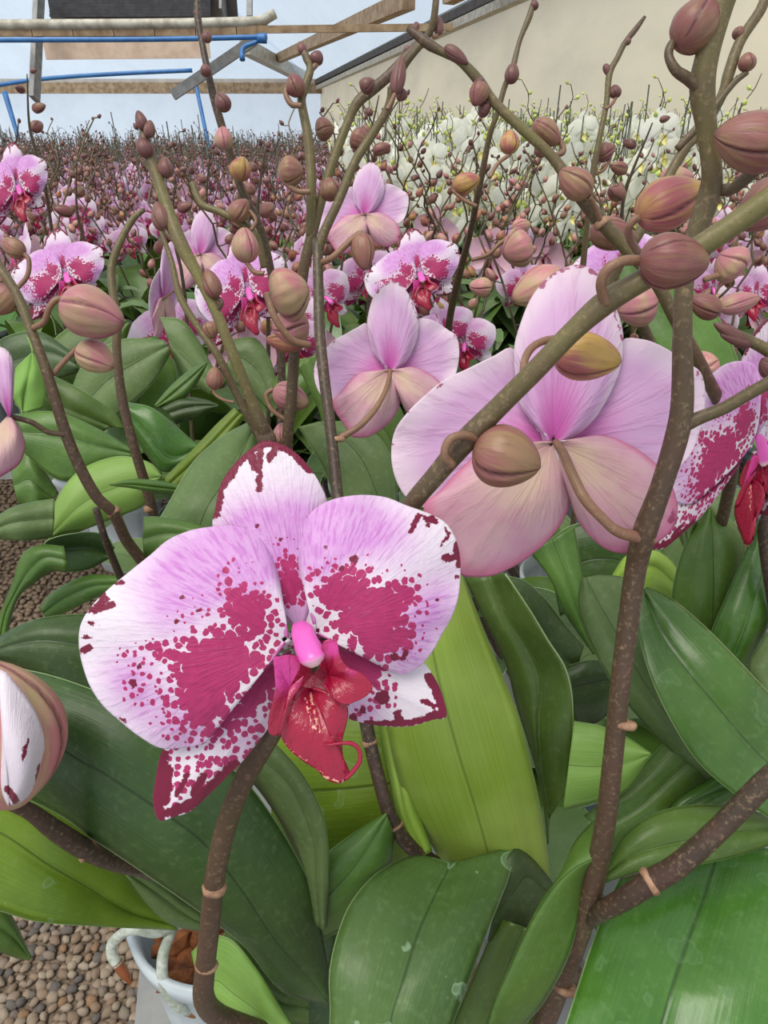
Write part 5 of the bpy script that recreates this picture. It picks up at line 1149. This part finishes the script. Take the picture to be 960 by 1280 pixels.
for o in SC.objects:
    if o.parent: kids.setdefault(o.parent.name, []).append(o)
used = set()
ORD = ['first', 'second', 'third', 'fourth', 'fifth', 'sixth', 'seventh', 'eighth', 'ninth', 'tenth', 'eleventh', 'twelfth', 'thirteenth', 'fourteenth', 'fifteenth', 'sixteenth']
def left(x, y): return y > 1.5 and x < -.6 + (.1 if y < 2 else 0)
rowlab = {}
def make_rows(sel, y0, step, nrows, what, ok):
    for r_ in range(nrows):
        row = sorted([p for p in sel if y0 + r_ * step <= p[1] < y0 + (r_ + 1) * step and ok(*p) and 0 < inview(p[0], p[1], BZ + .4)[0] < 960])
        for k, p in enumerate(row[:16]): rowlab[p] = '%s, %s row, %s plant from the left' % (what, ORD[r_], ORD[k])
make_rows(spots_pink, .98, .142, 10, 'pink orchid behind the foreground plants', lambda x, y: not left(x, y))
make_rows(spots_pink, 1.5, .155, 9, 'pink orchid beyond the gravel on the left', left)
def region(x, y):
    if left(x, y): return (rowlab.get((x, y), 'small pink orchid plant far back in the crowd at upper left'), 'pink orchids on the left')
    return (rowlab.get((x, y), 'small pink orchid plant far back in the crowd behind the centre spikes'), 'pink orchids behind the foreground plants')
def place(src, x, y, label, grp):
    if src.name in used:
        o = copy_tree(src) if src.type == 'EMPTY' else src.copy()
        if src.type != 'EMPTY': C.objects.link(o)
    else: o = src; used.add(src.name)
    o.location = (x, y, BZ); o.rotation_euler = (rs.uniform(-.04, .04), rs.uniform(-.04, .04), rs.uniform(-.9, .9)); s_ = rs.uniform(.92, 1.1); o.scale = (s_, s_, s_)
    tag(o, label, 'plant', grp); return o
def mass(name, spots, srcs, label, cat, parent=None):
    """plants beyond the countable ones, as one object"""
    import itertools
    V = []; F = []; rad = []; pc = []; at = {'den': [], 'spt': [], 'lil': []}; mats = []; mi = []; off = 0
    cache = []
    for s0 in srcs:
        me = s0.data; v = np.empty(len(me.vertices) * 3); me.vertices.foreach_get('co', v)
        fs = [tuple(p.vertices) for p in me.polygons]; ms = [me.materials[p.material_index] for p in me.polygons]
        li = np.empty(len(me.loops), int); me.loops.foreach_get('vertex_index', li)
        uvs = {}
        for k in ('rad', 'pc'):
            u = np.empty(len(me.loops) * 2); me.uv_layers[k].data.foreach_get('uv', u); q = np.zeros((len(me.vertices), 2)); q[li] = u.reshape(-1, 2); uvs[k] = q
        aa = {}
        for k in at:
            q = np.empty(len(me.vertices)); me.attributes[k].data.foreach_get('value', q); aa[k] = q
        for m in me.materials:
            if m not in mats: mats.append(m)
        cache.append((v.reshape(-1, 3), np.array([f if len(f) == 4 else f + (f[-1],) * 0 for f in fs], dtype=object), [mats.index(m) for m in ms], uvs, aa))
    for i, (x, y) in enumerate(spots):
        v, fs, ms, uvs, aa = cache[i % len(cache)]; a = rs.uniform(-.9, .9); c, s_ = math.cos(a), math.sin(a); k = rs.uniform(.92, 1.1)
        V.append(np.stack([(v[:, 0] * c - v[:, 1] * s_) * k + x, (v[:, 0] * s_ + v[:, 1] * c) * k + y, v[:, 2] * k + BZ], -1))
        F += [tuple(q + off for q in f) for f in fs]; mi += ms; off += len(v)
        rad.append(uvs['rad']); pc.append(uvs['pc'])
        for q in at: at[q].append(aa[q])
    ob = mesh_obj(name, np.concatenate(V), F, mats, parent, rad=np.concatenate(rad), pc=np.concatenate(pc), attrs={k: np.concatenate(v) for k, v in at.items()}, midx=mi)
    return tag(ob, label, cat, kind='stuff')
for i, (x, y) in enumerate(spots_pink[:NEAR_N]): place(protos[i % NV if i >= NV else i], x, y, *region(x, y))
for i, (x, y) in enumerate(spots_pink[NEAR_N:225]): place(singles[i % NV], x, y, *region(x, y))
mass('orchid_crowd', spots_pink[225:], singles, 'distant mass of pink orchids filling the far benches', 'orchids')
spots_white = []
y = 2.8
while y < 9.3:
    x = -.1 - (y - 2.7) * .08
    while x < 2.3:
        if white_zone(x, y) and in_frame(x, y, BZ + .1, BZ + .8): spots_white.append((x + rs.uniform(-.04, .04), y + rs.uniform(-.04, .04)))
        x += .145
    y += .155
spots_white.sort(key=lambda p: p[1]); print('WHITE', len(spots_white))
make_rows(spots_white, 2.72, .155, 6, 'white orchid with lime buds in the white block', lambda x, y: True)
for i, (x, y) in enumerate(spots_white[:45]): place(wprotos[i % 4], x, y, rowlab.get((x, y), 'white orchid plant at the outer end of the front rows'), 'white orchids in the front rows')
for i, (x, y) in enumerate(spots_white[45:90]): place(wsingles[i % 4], x, y, rowlab.get((x, y), 'white orchid plant in the middle rows of the white block by the curtain'), 'white orchids in the middle rows')
mass('white_orchid_crowd', spots_white[90:], wsingles, 'distant mass of white orchids along the cream curtain', 'orchids')
for s0 in protos + singles + wprotos + wsingles:
    if s0.name not in used: bpy.data.objects.remove(s0)
for o in SC.objects:
    if '_o' in o: del o['_o']
